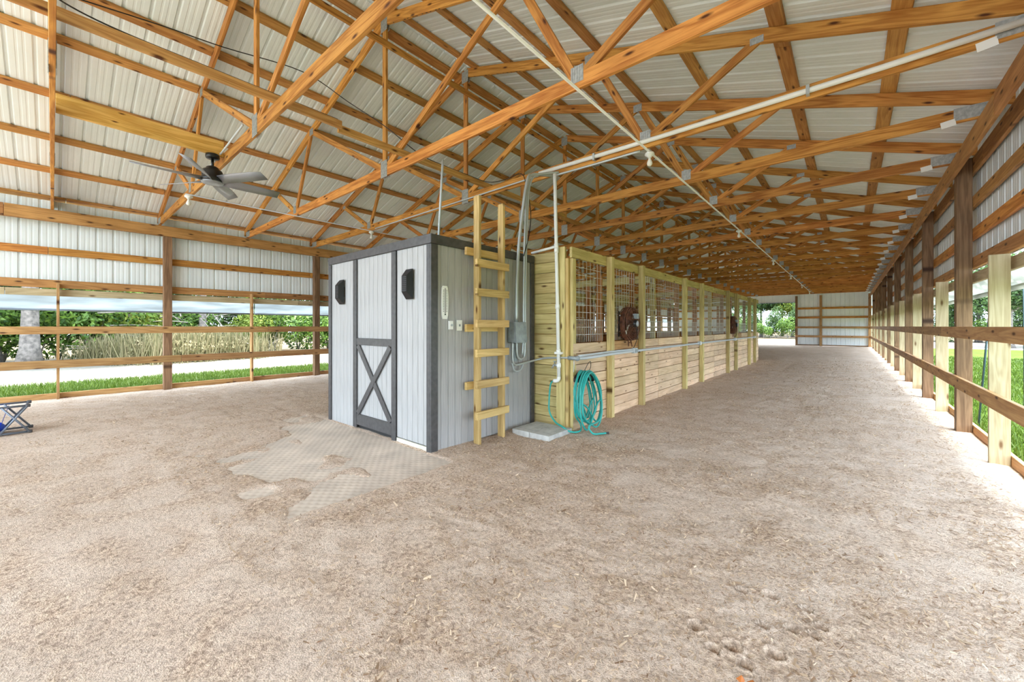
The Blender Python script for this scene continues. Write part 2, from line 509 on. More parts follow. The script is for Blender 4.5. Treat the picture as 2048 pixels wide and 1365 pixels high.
def flat(name, x0, x1, y0, y1, z, mat, nx=30, ny=30, amp=.03, seed=11):
    X, Y = np.meshgrid(np.linspace(x0, x1, nx), np.linspace(y0, y1, ny), indexing='ij')
    Z = z + (vnoise(X, Y, .4, seed) - .5) * amp
    ii = np.arange(nx*ny).reshape(nx, ny)
    q = np.stack([ii[:-1, :-1], ii[1:, :-1], ii[1:, 1:], ii[:-1, 1:]], -1).reshape(-1, 4)
    me = mesh_from(np.stack([X, Y, Z], -1).reshape(-1, 3).tolist(), q.tolist(), mat, True, name)
    return tag(new_obj(name, me), kind='structure')
flat('lawn', 1.25, 60, -40, 37, -.06, M_lawn, 60, 60)
flat('grass_verge', -14.2, -11.45, -12, 60, -.05, M_lawn, 12, 120, .05)
flat('sand_track', -20.6, -14.0, -40, 90, -.06, M_sand, 20, 120)
flat('woodland_ground', -90, -20.4, -60, 90, -.05, M_litter, 30, 60, .2)
flat('yard_sand', -14.3, 60, 36.0, 52, -.07, M_sand, 40, 20)
flat('far_woodland_ground', -90, 90, 51.5, 130, -.05, M_litter, 40, 30, .2)
flat('approach_sand', -14.1, 1.4, -40, -5.0, -.05, M_sand, 20, 30)

# ------------------------------------------------------------------ roof sheets, purlins
RIB = .241
PW = RIB*4
def rib_profile(width=PW):
    """cross-section of a ribbed steel sheet: high ribs every 9 inches, two low ribs between"""
    p = []
    n = int(round(width / RIB))
    for i in range(n):
        b = i * RIB
        p += [(b, 0), (b+.013, .020), (b+.035, .020), (b+.048, 0)]
        for k in (.096, .160):
            p += [(b+k, 0), (b+k+.008, .0022), (b+k+.024, .0022), (b+k+.032, 0)]
    p.append((width, 0))
    return p
PROF = rib_profile()
def sheet(name, A, B, wdir, ndir, parent, top=None, w=PW):
    """ribbed sheet: from A to B along its length, width along wdir, ribs towards ndir; top(u) trims the far end"""
    A = Vector(A); B = Vector(B); wdir = Vector(wdir); nd = Vector(ndir)
    pr = [q for q in PROF if q[0] < w - .001] + [(w, 0)]
    V = []; n = len(pr)
    ln = (B - A).normalized()
    for off in (0, .0012):
        for (u, hgt) in pr:
            base = A + wdir*u + nd*(hgt+off)
            V.append(base)
            e = B + wdir*u + nd*(hgt+off)
            if top: e = A + wdir*u + nd*(hgt+off) + ln*top(u)
            V.append(e)
    F = []
    for i in range(n-1):
        F.append([2*i, 2*i+1, 2*i+3, 2*i+2])
        b = 2*n
        F.append([b+2*i, b+2*i+2, b+2*i+3, b+2*i+1])
        F.append([2*i, 2*i+2, b+2*i+2, b+2*i]); F.append([2*i+1, b+2*i+1, b+2*i+3, 2*i+3])
    me = mesh_from([v - A for v in V], F, M_panel, name=name)
    return new_obj(name, me, Matrix.Translation(A), parent)

ceiling = structure('ceiling', (XC, 0, ZB))
cosr = 1/math.sqrt(1+SL*SL); sinr = SL*cosr
ZROOF = ZA + .14/cosr + .04/cosr            # underside of the sheets at the ridge
EAVE = 6.52
protoS = {}
npan = int(math.ceil((YE + .35 - YN) / PW))
for s in (-1, 1):
    down = Vector((s*cosr, 0, -sinr)); nrm = Vector((s*sinr, 0, cosr))
    for k in range(npan):
        y0 = YN + k*PW
        A = Vector((XC + s*.01, y0, ZROOF)); Bp = A + down*(EAVE/cosr)
        if s not in protoS:
            protoS[s] = sheet('roof_panel', A, Bp, (0, 1, 0), nrm, ceiling)
        else:
            new_obj('roof_panel', protoS[s].data, Matrix.Translation(A), ceiling)
b = MB()
for s in (-1, 1):
    down = Vector((s*cosr, 0, -sinr)); nrm = Vector((s*sinr, 0, cosr))
    a = Vector((XC, YN, ZROOF+.024)); c = a + down*.2
    L_ = Vector((0, YE+.35-YN, 0)); t = Vector((0, 0, .003))
    b.add([a, a+L_, c+L_, c, a+t, a+L_+t, c+L_+t, c+t], [[0,1,2,3],[4,7,6,5],[0,3,7,4],[1,5,6,2],[2,6,7,3]])
b.obj('ridge_cap', M_panel, ceiling)
PUR = [.21, .97, 1.8, 2.55, 3.56, 4.53, 5.41, 6.31]
for s in (-1, 1):
    nrm = Vector((s*sinr, 0, cosr)); dn = Vector((s*cosr, 0, -sinr))
    for j, off in enumerate(PUR):
        zc = ZA + .14/cosr - SL*off
        c = Vector((XC + s*off, 0, zc)) + nrm*.0205
        y = YN + .02 - (j % 3)*1.3
        while y < YE:
            y1 = min(y + 6.2, YE + .2); y0 = max(y, YN + .02)
            lumber('purlin', (c.x, y0 + .004, c.z), (c.x, y1 - .004, c.z), .14, .038, dn, M_purlin, ceiling)
            y = y1

# ------------------------------------------------------------------ trusses
ORD = ['first', 'second', 'third', 'fourth', 'fifth', 'sixth', 'seventh', 'eighth', 'ninth', 'tenth', 'eleventh', 'twelfth', 'thirteenth', 'fourteenth',
       'fifteenth', 'sixteenth', 'seventeenth', 'eighteenth', 'nineteenth', 'twentieth', 'twenty-first', 'twenty-second', 'twenty-third']
def plate_mesh(w, h):
    """toothed nail plate with pressed rows"""
    key = ('np', w, h)
    if key in BOXC: return BOXC[key]
    b = MB(); b.box((-w/2, -.0015, -h/2), (w/2, .0015, h/2))
    n = max(3, int(w/.022))
    for i in range(n):
        x = -w/2 + (i+.5)*w/n
        b.box((x-.0035, -.0045, -h/2+.006), (x+.0035, .0, h/2-.006))
    BOXC[key] = mesh_from(b.v, b.f, M_nailplate, name='nail_plate')
    return BOXC[key]
M_tagp = simple('paper_tag', (236, 236, 232), .7)
def truss(i, Y):
    lab = {0: 'pine roof truss seen edge-on at the left, nearest the open end',
           1: 'pine roof truss holding one end of the ceiling fan beam',
           2: 'pine roof truss third from the open end, passing over the grey shed',
           3: 'pine roof truss carrying the white conduits and the nearest right lamp'}.get(
        i, 'pine roof truss %s in line from the open near end' % ORD[i])
    if i == len(TY) - 1: lab = 'last pine roof truss against the white far wall'
    t = thing('roof_truss', (XC, Y, ZB), lab, 'truss', 'pine roof trusses')
    th = .038
    zc = ZB + .07
    lumber('bottom_chord', (XC-6.19, Y, zc), (XC+6.19, Y, zc), .14, th, (0, 0, 1), M_truss, t)
    CH = {}
    for s in (-1, 1):
        a = (XC, Y, ZA + .0738); e = (XC + s*6.42, Y, ZA + .0738 - SL*6.42)
        a = (XC + s*.022, Y, ZA + .0738 - SL*.022)
        CH[s] = lumber('top_chord', a, e, .14, th*.98, (0, 0, 1), M_truss, t)
        lumber('web', (XC + s*.09, Y, ZB+.135), (XC + s*2.40, Y, ZA - SL*2.40 + .02), .089, th*.96, (0, 0, 1), M_truss, t)
        lumber('web', (XC + s*3.16, Y, ZB+.12), (XC + s*2.50, Y, ZA - SL*2.50 + .02), .089, th*.94, (1, 0, 0), M_truss, t)
        lumber('web', (XC + s*3.26, Y, ZB+.12), (XC + s*4.36, Y, ZA - SL*4.36 + .03), .089, th*.92, (0, 0, 1), M_truss, t)
        for (x, z, w, h) in ((3.2, ZB+.13, .13, .15), (2.44, ZA - SL*2.44 + .05, .14, .12), (4.36, ZA - SL*4.36 + .03, .12, .07), (6.05, ZB+.085, .26, .13)):
            for f in (-1, 1):
                if f == 1 and i > 4: continue
                new_obj('nail_plate', plate_mesh(w, h), Matrix.Translation((XC + s*x, Y + f*(th/2+.0016), z)) @ Matrix.Rotation(0 if f < 0 else math.pi, 4, 'Z'), t)
        if s == 1:
            b = MB(); b.box((-.055, -.001, -.03), (.055, .001, .03))
            for k in range(3): b.box((-.045, -.0016, -.02+k*.014), (.02+.008*k, .001, -.014+k*.014))
            o = new_obj('paper_tag', TAGM, Matrix.Translation((XC + 5.88, Y - .024, ZB + .005)) @ Matrix.Rotation(R(-8), 4, 'Y'), t)
    if i == 1: stamps(STAMP_B, Y, -1, CH[-1])
    if i in (2, 3): stamps(STAMP_R, Y, 1, CH[1])
    lumber('king_post', (XC, Y, ZB+.135), (XC, Y, ZA - .03), .089, th*.9, (1, 0, 0), M_truss, t)
    for (z, w, h) in ((ZB+.10, .16, .24), (ZA - .0, .16, .2)):
        for f in (-1, 1):
            if f == 1 and i > 4: continue
            new_obj('nail_plate', plate_mesh(w, h), Matrix.Translation((XC, Y + f*(th/2+.0016), z)) @ Matrix.Rotation(0 if f < 0 else math.pi, 4, 'Z'), t)
STAMP_B = [(-8.95, 1), (-8.83, 2), (-8.45, 3), (-8.28, 1), (-8.05, 3), (-7.62, 2)]
STAMP_R = [(-4.86, 1), (-4.60, 2), (-4.52, 1), (-4.34, 3), (-4.20, 1), (-4.12, 2), (-4.03, 1), (-3.93, 2), (-3.86, 1)]
def stamps(lst, Y, s, parent):
    # smudged mill stamps on the underside of a top chord
    m = MB(); up = Vector((cosr, 0, -s*sinr)); n_ = Vector((-s*sinr, 0, -cosr))
    for (x, k) in lst:
        c = Vector((x, Y, ZA - SL*abs(x - XC))) + n_*.0008
        for i in range(k):
            d = Vector((0, 1, 0))*(.010*(i-1)) + up*(.012*i)
            a = c + d - up*.016 + Vector((0, .008 - .006*i, 0)); b = c + d + up*.016 - Vector((0, .006*(i-1), 0))
            w = Vector((0, .0045, 0))
            m.add([a-w, a+w, b+w, b-w, a-w-n_*.0006, a+w-n_*.0006, b+w-n_*.0006, b-w-n_*.0006], [[0,1,2,3],[4,7,6,5],[0,4,5,1],[1,5,6,2],[2,6,7,3],[3,7,4,0]])
    m.obj('mill_stamp', M_print, parent, origin=(lst[0][0], Y, ZA - SL*abs(lst[0][0] - XC)))['kind'] = 'stuff'
_b = MB(); _b.box((-.055, -.001, -.035), (.055, .001, .035))
TAGM = mesh_from(_b.v, _b.f, M_tagp, name='paper_tag')
for i, Y in enumerate(TY): truss(i, Y)

# long braces that tie the trusses together
t = thing('lateral_brace', (-4.66, YN, 3.66), 'long weathered pine brace laid along the tops of the bottom chords', 'brace')
y = -2.7
while y < YE - .2:
    y1 = min(y + 4.9, YE - .1)
    lumber('brace_board', (-4.50 - (y > 2)*.1 - (y > 5)*.12, y, 3.705), (-4.50 - (y > 2)*.1 - (y > 5)*.12, y1 - .006, 3.705), .089, .038, (0, 0, 1), M_brace, t)
    y = y1
t = thing('ridge_brace', (-5.01, YN, 5.38), 'long orange pine brace nailed along the king posts below the ridge', 'brace')
y = -.3
while y < YE - .2:
    y1 = min(y + 4.9, YE - .1)
    lumber('brace_board', (-5.012, y, 5.385), (-5.012, y1 - .006, 5.385), .089, .038, (0, 0, 1), M_truss, t)
    y = y1
# ------------------------------------------------------------------ side walls
def run(name, x0, x1, z0, z1, ya, yb, mat, parent, piece=4.9, start=0.0):
    y = ya - start
    while y < yb - .05:
        y1 = min(y + piece, yb); y0 = max(y, ya)
        if y1 > y0 + .05:
            bar(name, (x0, y0 + .003, z0), (x1, y1 - .003, z1), mat, parent)
        y = y1

def side_wall(side):
    s = -1 if side == 'left' else 1
    XI = XL if s < 0 else XR
    def X(d0, d1):
        a, b_ = XI + s*d0, XI + s*d1
        return (min(a, b_), max(a, b_))
    W = structure('wall_' + side, (XI, YN, 0))
    mains = MAIN_L if s < 0 else MAIN_R
    halfs = HALF_L if s < 0 else HALF_R
    x0, x1 = X(0, .14)
    for y in mains:
        bar('post', (x0, y-.07, -.05), (x1, y+.07, 3.51), M_post, W)
    x0, x1 = X(.0, .14)
    for y in halfs:
        bar('half_post', (x0, y-.019, -.05), (x1, y+.019, 2.16 if s < 0 else 2.07), M_rail if s < 0 else M_half, W)
    a, b_ = X(-.042, -.003)
    run('wall_plate', a, b_, 3.30, 3.515, YN, YE - .05, M_plate, W, 6.2, 2.0)      # inner carrier under the trusses
    a, b_ = X(.143, .181)
    run('wall_plate', a, b_, 3.32, 3.515, YN, YE - .05, M_plate, W, 6.2, .5)
    gz = ((2.70, 2.84), (2.08, 2.23)) if s < 0 else ((2.47, 2.61), (2.10, 2.24))
    for j, (z0, z1) in enumerate(gz):
        run('girt', a, b_, z0, z1, YN, YE - .05, M_truss if j == 0 else M_plate, W, 4.7, 1.1*j)
    if s > 0: run('girt', a, b_, 2.88, 3.02, YN, YE - .05, M_plate, W, 4.7, .8)
    a2, b2 = X(.182, .22)
    run('curtain_header', a2, b2, 1.93, 2.06, YN, YE - .05, M_half, W, 4.9, .7)
    run('kick_board', a, b_, -.08, .10, YN, YE - .05, M_rail, W, 4.9, 2.2)
    a3, b3 = X(-.042, -.003)
    run('rail', a3, b3, 1.215, 1.355, YN, YE - .05, M_rail, W, 4.85, 1.4)
    run('rail', a3, b3, .585, .73, YN, YE - .05, M_rail, W, 4.85, 3.1)
    xs_ = XI + s*.205
    k = 0; y = YN
    while y < YE - .05:
        w = min(PW, YE - .05 - y)
        if abs(w - PW) < 1e-6 and side in protoS:
            new_obj('wall_panel', protoS[side].data, Matrix.Translation((xs_ if s > 0 else xs_, y, 2.10)), W)
        else:
            o = sheet('wall_panel', (xs_, y, 2.10), (xs_, y, 3.72), (0, 1, 0), (s, 0, 0), W, w=w)
            if abs(w - PW) < 1e-6: protoS[side] = o
        y += PW
    # curtain rolled under the header
    for k in range(0, 11):
        ya = YN + .05 + k*4.02; yb = min(ya + 4.0, YE - .1)
        if ya > YE - 1: break
        xx = XI + s*.235
        lab = ('pale blue curtain strip under the left wall header, %s from the open end' if s < 0 else 'rolled white curtain under the right wall header, %s from the open end') % ORD[k]
        c = thing('side_curtain', (xx, ya, 1.66), lab, 'curtain', 'left wall curtains' if s < 0 else 'right wall curtains')
        zb = 1.675 if s < 0 else 1.77
        n = 24; V = []; F = []
        for th_ in (0, .003):
            for i in range(n+1):
                yy = ya + (yb-ya)*i/n
                for j in range(5):
                    zz = zb + (2.0-zb)*j/4
                    V.append((xx + s*(th_ + .012*math.sin(i*1.7+j*2.1) + .03*(1-j/4)), yy, zz))
        o_ = (n+1)*5
        for i in range(n):
            for j in range(4):
                F.append([i*5+j, (i+1)*5+j, (i+1)*5+j+1, i*5+j+1]); F.append([o_+i*5+j, o_+i*5+j+1, o_+(i+1)*5+j+1, o_+(i+1)*5+j])
        me_ = mesh_from([Vector(v)-Vector((xx, ya, zb)) for v in V], F, M_curtain if s < 0 else M_curtain_w, True, 'sheet')
        new_obj('sheet', me_, Matrix.Translation((xx, ya, zb)), c)
        m = MB(); m.tube([(xx + s*.035, ya, zb-.005), (xx + s*.035, yb, zb-.005)], .018 if s < 0 else .03, 8)
        m.obj('roller_pipe', M_frame if s < 0 else M_curtain_w, c, True)
    return W
side_wall('left')
side_wall('right')

# slanting curtain poles outside the right wall
for (p, q_, lab) in (((1.42, 8.05, 1.86), (1.36, 8.42, -.12), 'slim green-grey pole leaning outside the right wall beyond the nearest half post'),
                     ((1.42, 6.78, 1.86), (1.36, 6.44, -.12), 'slim green-grey pole leaning outside the right wall at the picture edge')):
    m = MB(); m.tube([p, q_], .011, 8)
    o = m.obj('curtain_pole', M_pole, None, True, origin=q_)
    tag(o, lab, 'pole', 'curtain poles')

# ------------------------------------------------------------------ far wall
W = structure('wall_back', (XR, YE, 0))
DX0, DX1 = -7.10, -2.96            # doorway
def roof_under(x): return ZROOF - SL*abs(x - XC) - .0
x = XR + .14
yb = YE + .16
xcur = XL - .15
while xcur < XR + .15 - .01:
    w = min(PW, XR + .16 - xcur)
    zb = 0.0
    segs = [(xcur, w, 0.0)]
    # split a sheet at the door jambs
    for jx in (DX0, DX1):
        new = []
        for (a, ww, z) in segs:
            if a < jx - .02 < a + ww - .04: new += [(a, jx - a, z), (jx, a + ww - jx, z)]
            else: new.append((a, ww, z))
        segs = new
    for (a, ww, z) in segs:
        z = 3.08 if (a >= DX0 - .01 and a + ww <= DX1 + .01) else 0.0
        sheet('wall_panel', (a, yb, z), (a, yb, 6), (1, 0, 0), (0, 1, 0), W, top=lambda u, a=a, z=z: roof_under(a + u) - z, w=ww)
    xcur += w
for (xa, xb) in ((XL - .12, DX0), (DX1, XR + .12)):
    for z in (2.62, 1.98): run_x = bar('girt', (xa, YE + .115, z-.07), (xb, YE + .153, z+.07), M_truss, W)
    for z in (1.285, .66): bar('rail', (xa, YE - .045, z-.07), (xb, YE - .005, z+.07), M_rail, W)
    bar('girt', (xa, YE + .115, .0), (xb, YE + .153, .08), M_post, W)
for x in (DX1 + .07, -1.52, XR - .06, DX0 - .07, -8.6):
    bar('post', (x-.07, YE - .0, -.05), (x+.07, YE + .11, 3.51), M_post if x < -2 else M_rail, W)
bar('door_track', (DX0, YE + .10, 3.06), (DX1, YE + .15, 3.10), M_frame, W)

# ------------------------------------------------------------------ horse stalls
SF = -2.76                          # face of the boards
SB = -7.40
Y0, Y3 = 4.46, 18.30
DIV = [4.46, 7.50, 11.55, 15.05, 18.30]
DOORS = [(5.43, 6.60), (8.93, 10.22), (12.92, 14.0), (16.15, 17.22)]
def wire_mesh(ya, yb, za, zb, x, parent):
    m = MB(); r = .0024
    n = max(2, int(round((yb-ya)/.098)))
    for i in range(1, n):
        y = ya + (yb-ya)*i/n
        m.box((x-r, y-r, za), (x+r, y+r, zb))
    k = int(round((zb-za)/.104))
    for j in range(1, k):
        z = za + (zb-za)*j/k
        m.box((x-r*.8, ya, z-r), (x+r*2.8, yb, z+r))
    # closer wires low down
    for i in range(n):
        y = ya + (yb-ya)*(i+.5)/n
        m.box((x-r, y-r, za), (x+r, y+r, za+.32))
    return m.obj('wire_panel', M_wire, parent, origin=(x, (ya+yb)/2, za))
SN = ['nearest', 'second', 'third', 'farthest']
for k in range(4):
    ya, yb = DIV[k], DIV[k+1]
    d0, d1 = DOORS[k]
    S = thing('horse_stall', ((SF+SB)/2, ya, 0), SN[k] + ' horse stall of the row, treated pine boards under wire mesh', 'stall', 'horse stalls')
    bays = [(ya, d0), (d0, d1), (d1, yb)]
    for side, sf, s in (('r', SF, 1), ('l', SB, -1)):
        # boards of the front
        for (a, c) in bays:
            for j in range(8):
                z0 = -.01 + j*.1435; z1 = z0 + .1365 + random.uniform(-.002, .001)
                dx = random.uniform(-.006, .003)*s
                mat = M_board if j < 7 or s < 0 else M_rail if random.random() < .2 else M_board
                lo = (min(sf, sf - s*.034) + dx, a + .004, z0); hi = (max(sf, sf - s*.034) + dx, c - .004, z1)
                bar('front_board', lo, hi, mat, S)
            wire_mesh(a + .02, c - .02, 1.142, 2.27, sf - s*.05, S)
        # posts proud of the boards, studs behind
        for y in (d0, d1):
            bar('post', (min(sf + s*.003, sf + s*.09), y-.045, -.05), (max(sf + s*.003, sf + s*.09), y+.045, 2.39 + random.uniform(0, .02)), M_green, S)
            bar('stud', (min(sf - s*.06, sf - s*.15), y-.02 - .07, -.05), (max(sf - s*.06, sf - s*.15), y+.02 - .07, 2.26), M_inner, S)
        bar('stud', (min(sf - s*.055, sf - s*.145), yb-.045, -.05), (max(sf - s*.055, sf - s*.145), yb-.005, 2.28), M_green, S)
        lumber('top_beam', (sf - s*.02, ya + (.0 if k else -.03), 2.335), (sf - s*.02, yb - .003, 2.335), .14, .038, (0, 0, 1), M_green, S)
    # partition at the far side of the stall
    for j in range(8):
        z0 = .0 + j*.1435
        bar('partition_board', (SB + .16, yb - .058, z0), (SF - .16, yb - .022, z0 + .139), M_inner, S)
    bar('partition_beam', (SB + .16, yb - .042, 2.20), (SF - .16, yb - .004, 2.34), M_green, S)
    for x in (-4.2, XC + .0, -6.0):
        bar('stud', (x-.045, yb - .155, .0), (x+.045, yb - .064, 2.2), M_inner, S)
    # back wall between the two rows
    for j in range(13 if k < 1 else 7):
        z0 = .0 + j*.1435
        bar('back_board', (XC - .055, ya + .09, z0), (XC - .02, yb - .07, z0 + .139), M_inner, S)
    if k == 1:
        for j in range(13):
            z0 = .0 + j*.1435
            bar('back_board', (XC - .015, ya + .09, z0), (XC + .02, ya + 1.75, z0 + .139), M_inner, S)
    bar('back_beam', (XC - .02, ya + .02, 2.03), (XC + .018, yb - .07, 2.17), M_green, S)
    if k == 0:
        # end wall beside the shed
        cw = [(-3.385, SF - .24)]
        zz = -.02
        j = 0
        while zz < 2.36:
            hgt = .1355
            if 1.40 < zz < 1.46: zz += .012
            bar('end_board', (SB + .02, Y0, zz), (-2.94, Y0 + .034, min(zz + hgt, 2.42)), M_green, S)
            zz += .1415; j += 1
        bar('corner_post', (-3.0, Y0 - .045, -.05), (-2.865, Y0 - .003, 2.42), M_green, S)
        bar('corner_post', (-2.86, Y0 - .04, -.05), (-2.815, Y0 + .10, 2.26), M_ladder, S)
        bar('corner_post', (-2.81, Y0 - .0, -.05), (-2.765, Y0 + .08, 2.26), M_green, S)

# ------------------------------------------------------------------ shed
SX0, SX1, SY0, SY1, SH = -5.77, -3.40, 2.64, 4.43, 2.35
shed = thing('storage_shed', ((SX0+SX1)/2, (SY0+SY1)/2, 0), 'light grey board-sided storage shed with charcoal trim and crossbuck door', 'shed')
m = MB(); m.box((SX0+.03, SY0+.03, 0), (SX1-.03, SY1-.01, SH-.06)); m.obj('core_wall', M_dark, shed)
m = MB(); m.box((SX0-.02, SY0-.02, SH-.055), (SX1+.02, SY1, SH-.01)); m.obj('roof_board', M_trim, shed)
def siding(axis, a, b_, face, z0, z1, parent, out, name='siding_board'):
    p = a
    while p < b_ - .01:
        q_ = min(p + .1016, b_)
        zz = z0 if callable(z0) is False else z0((p+q_)/2)
        if axis == 'x': bar(name, (p+.002, face, zz), (q_-.002, face+.028, z1), M_siding, parent)
        else: bar(name, (face-.028, p+.002, zz), (face, q_-.002, z1), M_siding, parent)
        p = q_
D0, D1 = -4.965, -4.135             # door between the trim boards
siding('x', SX0+.01, D0-.09, SY0, .0, SH-.1, shed, 1)
siding('x', D1+.09, SX1-.01, SY0, .06, SH-.1, shed, 1)
siding('y', SY0+.03, SY1-.01, SX1, .0, SH-.1, shed, 1)
door = bar('door', (D0-.05, SY0+.029, .08), (D1+.05, SY0+.034, SH-.1), M_dark, shed)
siding('x', D0-.02, D1+.02, SY0+.004, .1, SH-.1, door, 1)
def dbar(lo, hi, parent=shed, name='trim_board'): return bar(name, lo, hi, M_trim, parent)
yf = SY0 - .021
dbar((D0-.088, yf, .02), (D0+.0, SY0-.001, SH-.105)); dbar((D1-.0, yf, .0), (D1+.088, SY0-.001, SH-.105))
dbar((D0+.002, yf+.003, 1.115), (D1-.002, SY0+.003, 1.205), door, 'door_rail')
dbar((D0+.002, yf+.003, .06), (D1-.002, SY0+.003, .205), door, 'door_rail')
for (p, q_, e) in (((D0+.03, 1.11), (D1-.03, .21), 0), ((D0+.03, .21), (D1-.03, 1.11), .004)):
    lumber('crossbuck', (p[0], SY0-.010-e, p[1]), (q_[0], SY0-.010-e, q_[1]), .075, .018, (1, 0, 1), M_trim, door)
dbar((SX0, yf-.001, .0), (SX0+.075, SY0-.001, SH-.105))
dbar((SX1-.06, yf-.001, .0), (SX1+.002, SY0-.001, SH-.105))
dbar((SX1+.001, SY0-.02, .0), (SX1+.021, SY0+.075, SH-.105))
dbar((SX1+.001, SY1-.08, .0), (SX1+.021, SY1+.0, SH-.105))
dbar((SX0-.0, yf-.004, SH-.10), (SX1+.022, SY0-.002, SH)); dbar((SX1+.001, SY0-.02, SH-.10), (SX1+.024, SY1, SH))
m = MB(); m.box((D1+.1, SY0-.012, -.02), (SX1-.065, SY0+.004, .055)); m.obj('base_board', simple('cream_board', (206, 202, 186), .7, var=.1), shed)

# two black speakers on the shed front
def speaker(x, lab, z0=1.665, z1=2.005):
    zc = (z0+z1)/2; h = (z1-z0)/2; w = .068
    S = thing('wall_speaker', (x, SY0-.03, zc), lab, 'speaker', 'wall speakers')
    def P(u, d, v): return (x + u, SY0 - .022 - d, zc + v)
    V = [P(-w, 0, -h), P(w, 0, -h), P(w, 0, h), P(-w, 0, h), P(-w*.75, .07, -h*.52), P(w*.6, .07, -h*.52), P(w*.6, .07, h*.52), P(-w*.75, .07, h*.52)]
    mm = MB(); mm.add(V, [[0,3,2,1],[4,5,6,7],[0,1,5,4],[1,2,6,5],[2,3,7,6],[3,0,4,7]])
    cab = mm.obj('cabinet', M_black, S)
    g = MB()
    for j in range(9):
        z = zc - h*.5 + j*h/8
        g.box((x-w*.6, SY0-.096, z-.004), (x+w*.5, SY0-.091, z+.004))
    g.obj('grille', M_dark, cab)
    bk = MB(); bk.box((x-.04, SY0-.023, zc-.07), (x+.04, SY0-.0005, zc+.07)); bk.obj('bracket', M_black, S)
speaker(-5.36, 'small black wall speaker left of the shed door')
speaker(-3.765, 'small black wall speaker right of the shed door, near the corner')

# thermometer, switch and outlet on the shed side
T = thing('thermometer', (SX1, 2.815, 1.45), 'long white wall thermometer on the grey shed side', 'thermometer')
m = MB(); pr = [(.030, 1.44), (.042, 1.48), (.046, 1.60), (.046, 1.70), (.040, 1.78), (.028, 1.805)]
V = []
for xo in (.003, .018):
    V += [(SX1+xo, 2.815 - w, z) for (w, z) in pr] + [(SX1+xo, 2.815 + w, z) for (w, z) in pr[::-1]]
n = 12
m.add(V, [list(range(n))[::-1], [n+i for i in range(n)]] + [[i, (i+1) % n, n+(i+1) % n, n+i] for i in range(n)])
bd_ = m.obj('body', M_white, T)
m = MB(); m.box((SX1+.0185, 2.812, 1.50), (SX1+.021, 2.818, 1.78)); m.sphere((SX1+.02, 2.815, 1.49), .008); m.obj('tube', M_print, bd_)
m = MB()
for k in range(14):
    z = 1.52 + k*.018
    for yy in (2.787, 2.832): m.box((SX1+.0182, yy, z), (SX1+.0195, yy+.012, z+.006))
m.obj('scale_marks', M_print, bd_)
T = thing('light_switch', (SX1, 2.895, 1.37), 'small white surface switch box beside the thermometer', 'switch')
m = MB(); m.box((SX1+.003, 2.87, 1.325), (SX1+.035, 2.915, 1.42)); m.obj('box', M_white, T)
m = MB(); m.lathe([(.014, 0), (.012, .02)], (SX1+.035, 2.893, 1.372), 'x', 10); m.obj('knob', M_galv, T)
T = thing('outlet_plate', (SX1, 3.03, 1.37), 'white wall plate with a single dark switch slot', 'wall plate')
m = MB(); m.box((SX1+.003, 2.99, 1.31), (SX1+.012, 3.07, 1.43)); m.obj('plate', M_white, T)
m = MB(); m.box((SX1+.012, 3.024, 1.358), (SX1+.024, 3.036, 1.382)); m.obj('toggle', M_box, T)

# ladder
lad = thing('ladder', (-3.28, 3.4, 0), 'home-made yellow pine ladder standing against the shed side', 'ladder')
LX = -3.285
bar('rail', (LX-.045, 3.195, -.03), (LX+.045, 3.235, 2.875), M_ladder, lad)
bar('rail', (LX-.045, 3.61, -.03), (LX+.045, 3.65, 2.875), M_ladder, lad)
for z in (2.085, 1.75, 1.39, 1.05, .69, .335):
    bar('rung', (LX+.047, 3.13, z-.044), (LX+.085, 3.685, z+.044), M_ladder, lad)
for z in (2.23, 1.34, .67):
    bar('rung', (LX-.085, 3.09, z-.044), (LX-.047, 3.64, z+.044), M_ladder, lad)

# ------------------------------------------------------------------ electrical gear on the shed
E_ = thing('breaker_box', (SX1+.05, 3.95, 1.28), 'grey steel breaker box with conduits on the shed side', 'electrical box')
m = MB(); m.box((SX1+.024, 3.86, 1.15), (SX1+.13, 4.08, 1.41)); bx_ = m.obj('box', M_box, E_)
m = MB(); m.add([(SX1+.131, 3.865, 1.145), (SX1+.131, 4.085, 1.145), (SX1+.131, 4.085, 1.415), (SX1+.131, 3.865, 1.415),
                 (SX1+.165, 3.865, 1.145), (SX1+.165, 4.085, 1.145), (SX1+.140, 4.085, 1.415), (SX1+.140, 3.865, 1.415)],
                [[0,3,2,1],[4,5,6,7],[0,1,5,4],[1,2,6,5],[2,3,7,6],[3,0,4,7]]); m.obj('cover', M_box, bx_)
m = MB(); m.box((SX1+.024, 3.955, .90), (SX1+.05, 4.02, 1.148)); m.obj('drip_panel', M_box, E_)
cx = SX1 + .07
def pipe(name, pts, r, mat, lab, cat, group=None, sp=True, n=8):
    m = MB(); P = spline(pts, 6) if sp else pts
    m.tube(P, r, n)
    return tag(m.obj(name, mat, None, True, origin=pts[0]), lab, cat, group)
zt = 3.46
pipe('conduit', [(cx, 3.97, 1.42), (cx, 3.985, 2.0), (cx, 4.05, 2.6), (cx+.02, 4.17, 3.30), (-3.3, 4.30, 3.44), (-3.2, 4.63, 3.50)], .022, M_galv, 'thick grey conduit rising from the breaker box to the trusses', 'conduit')
pipe('conduit', [(cx, 4.10, .98), (cx, 4.12, 1.3), (cx, 4.13, 2.0), (cx, 4.16, 2.7), (cx+.02, 4.22, 3.36), (cx+.08, 4.40, 3.47), (-3.1, 4.62, 3.52)], .015, M_galv, 'middle grey conduit beside the breaker box, bent to the truss', 'conduit')
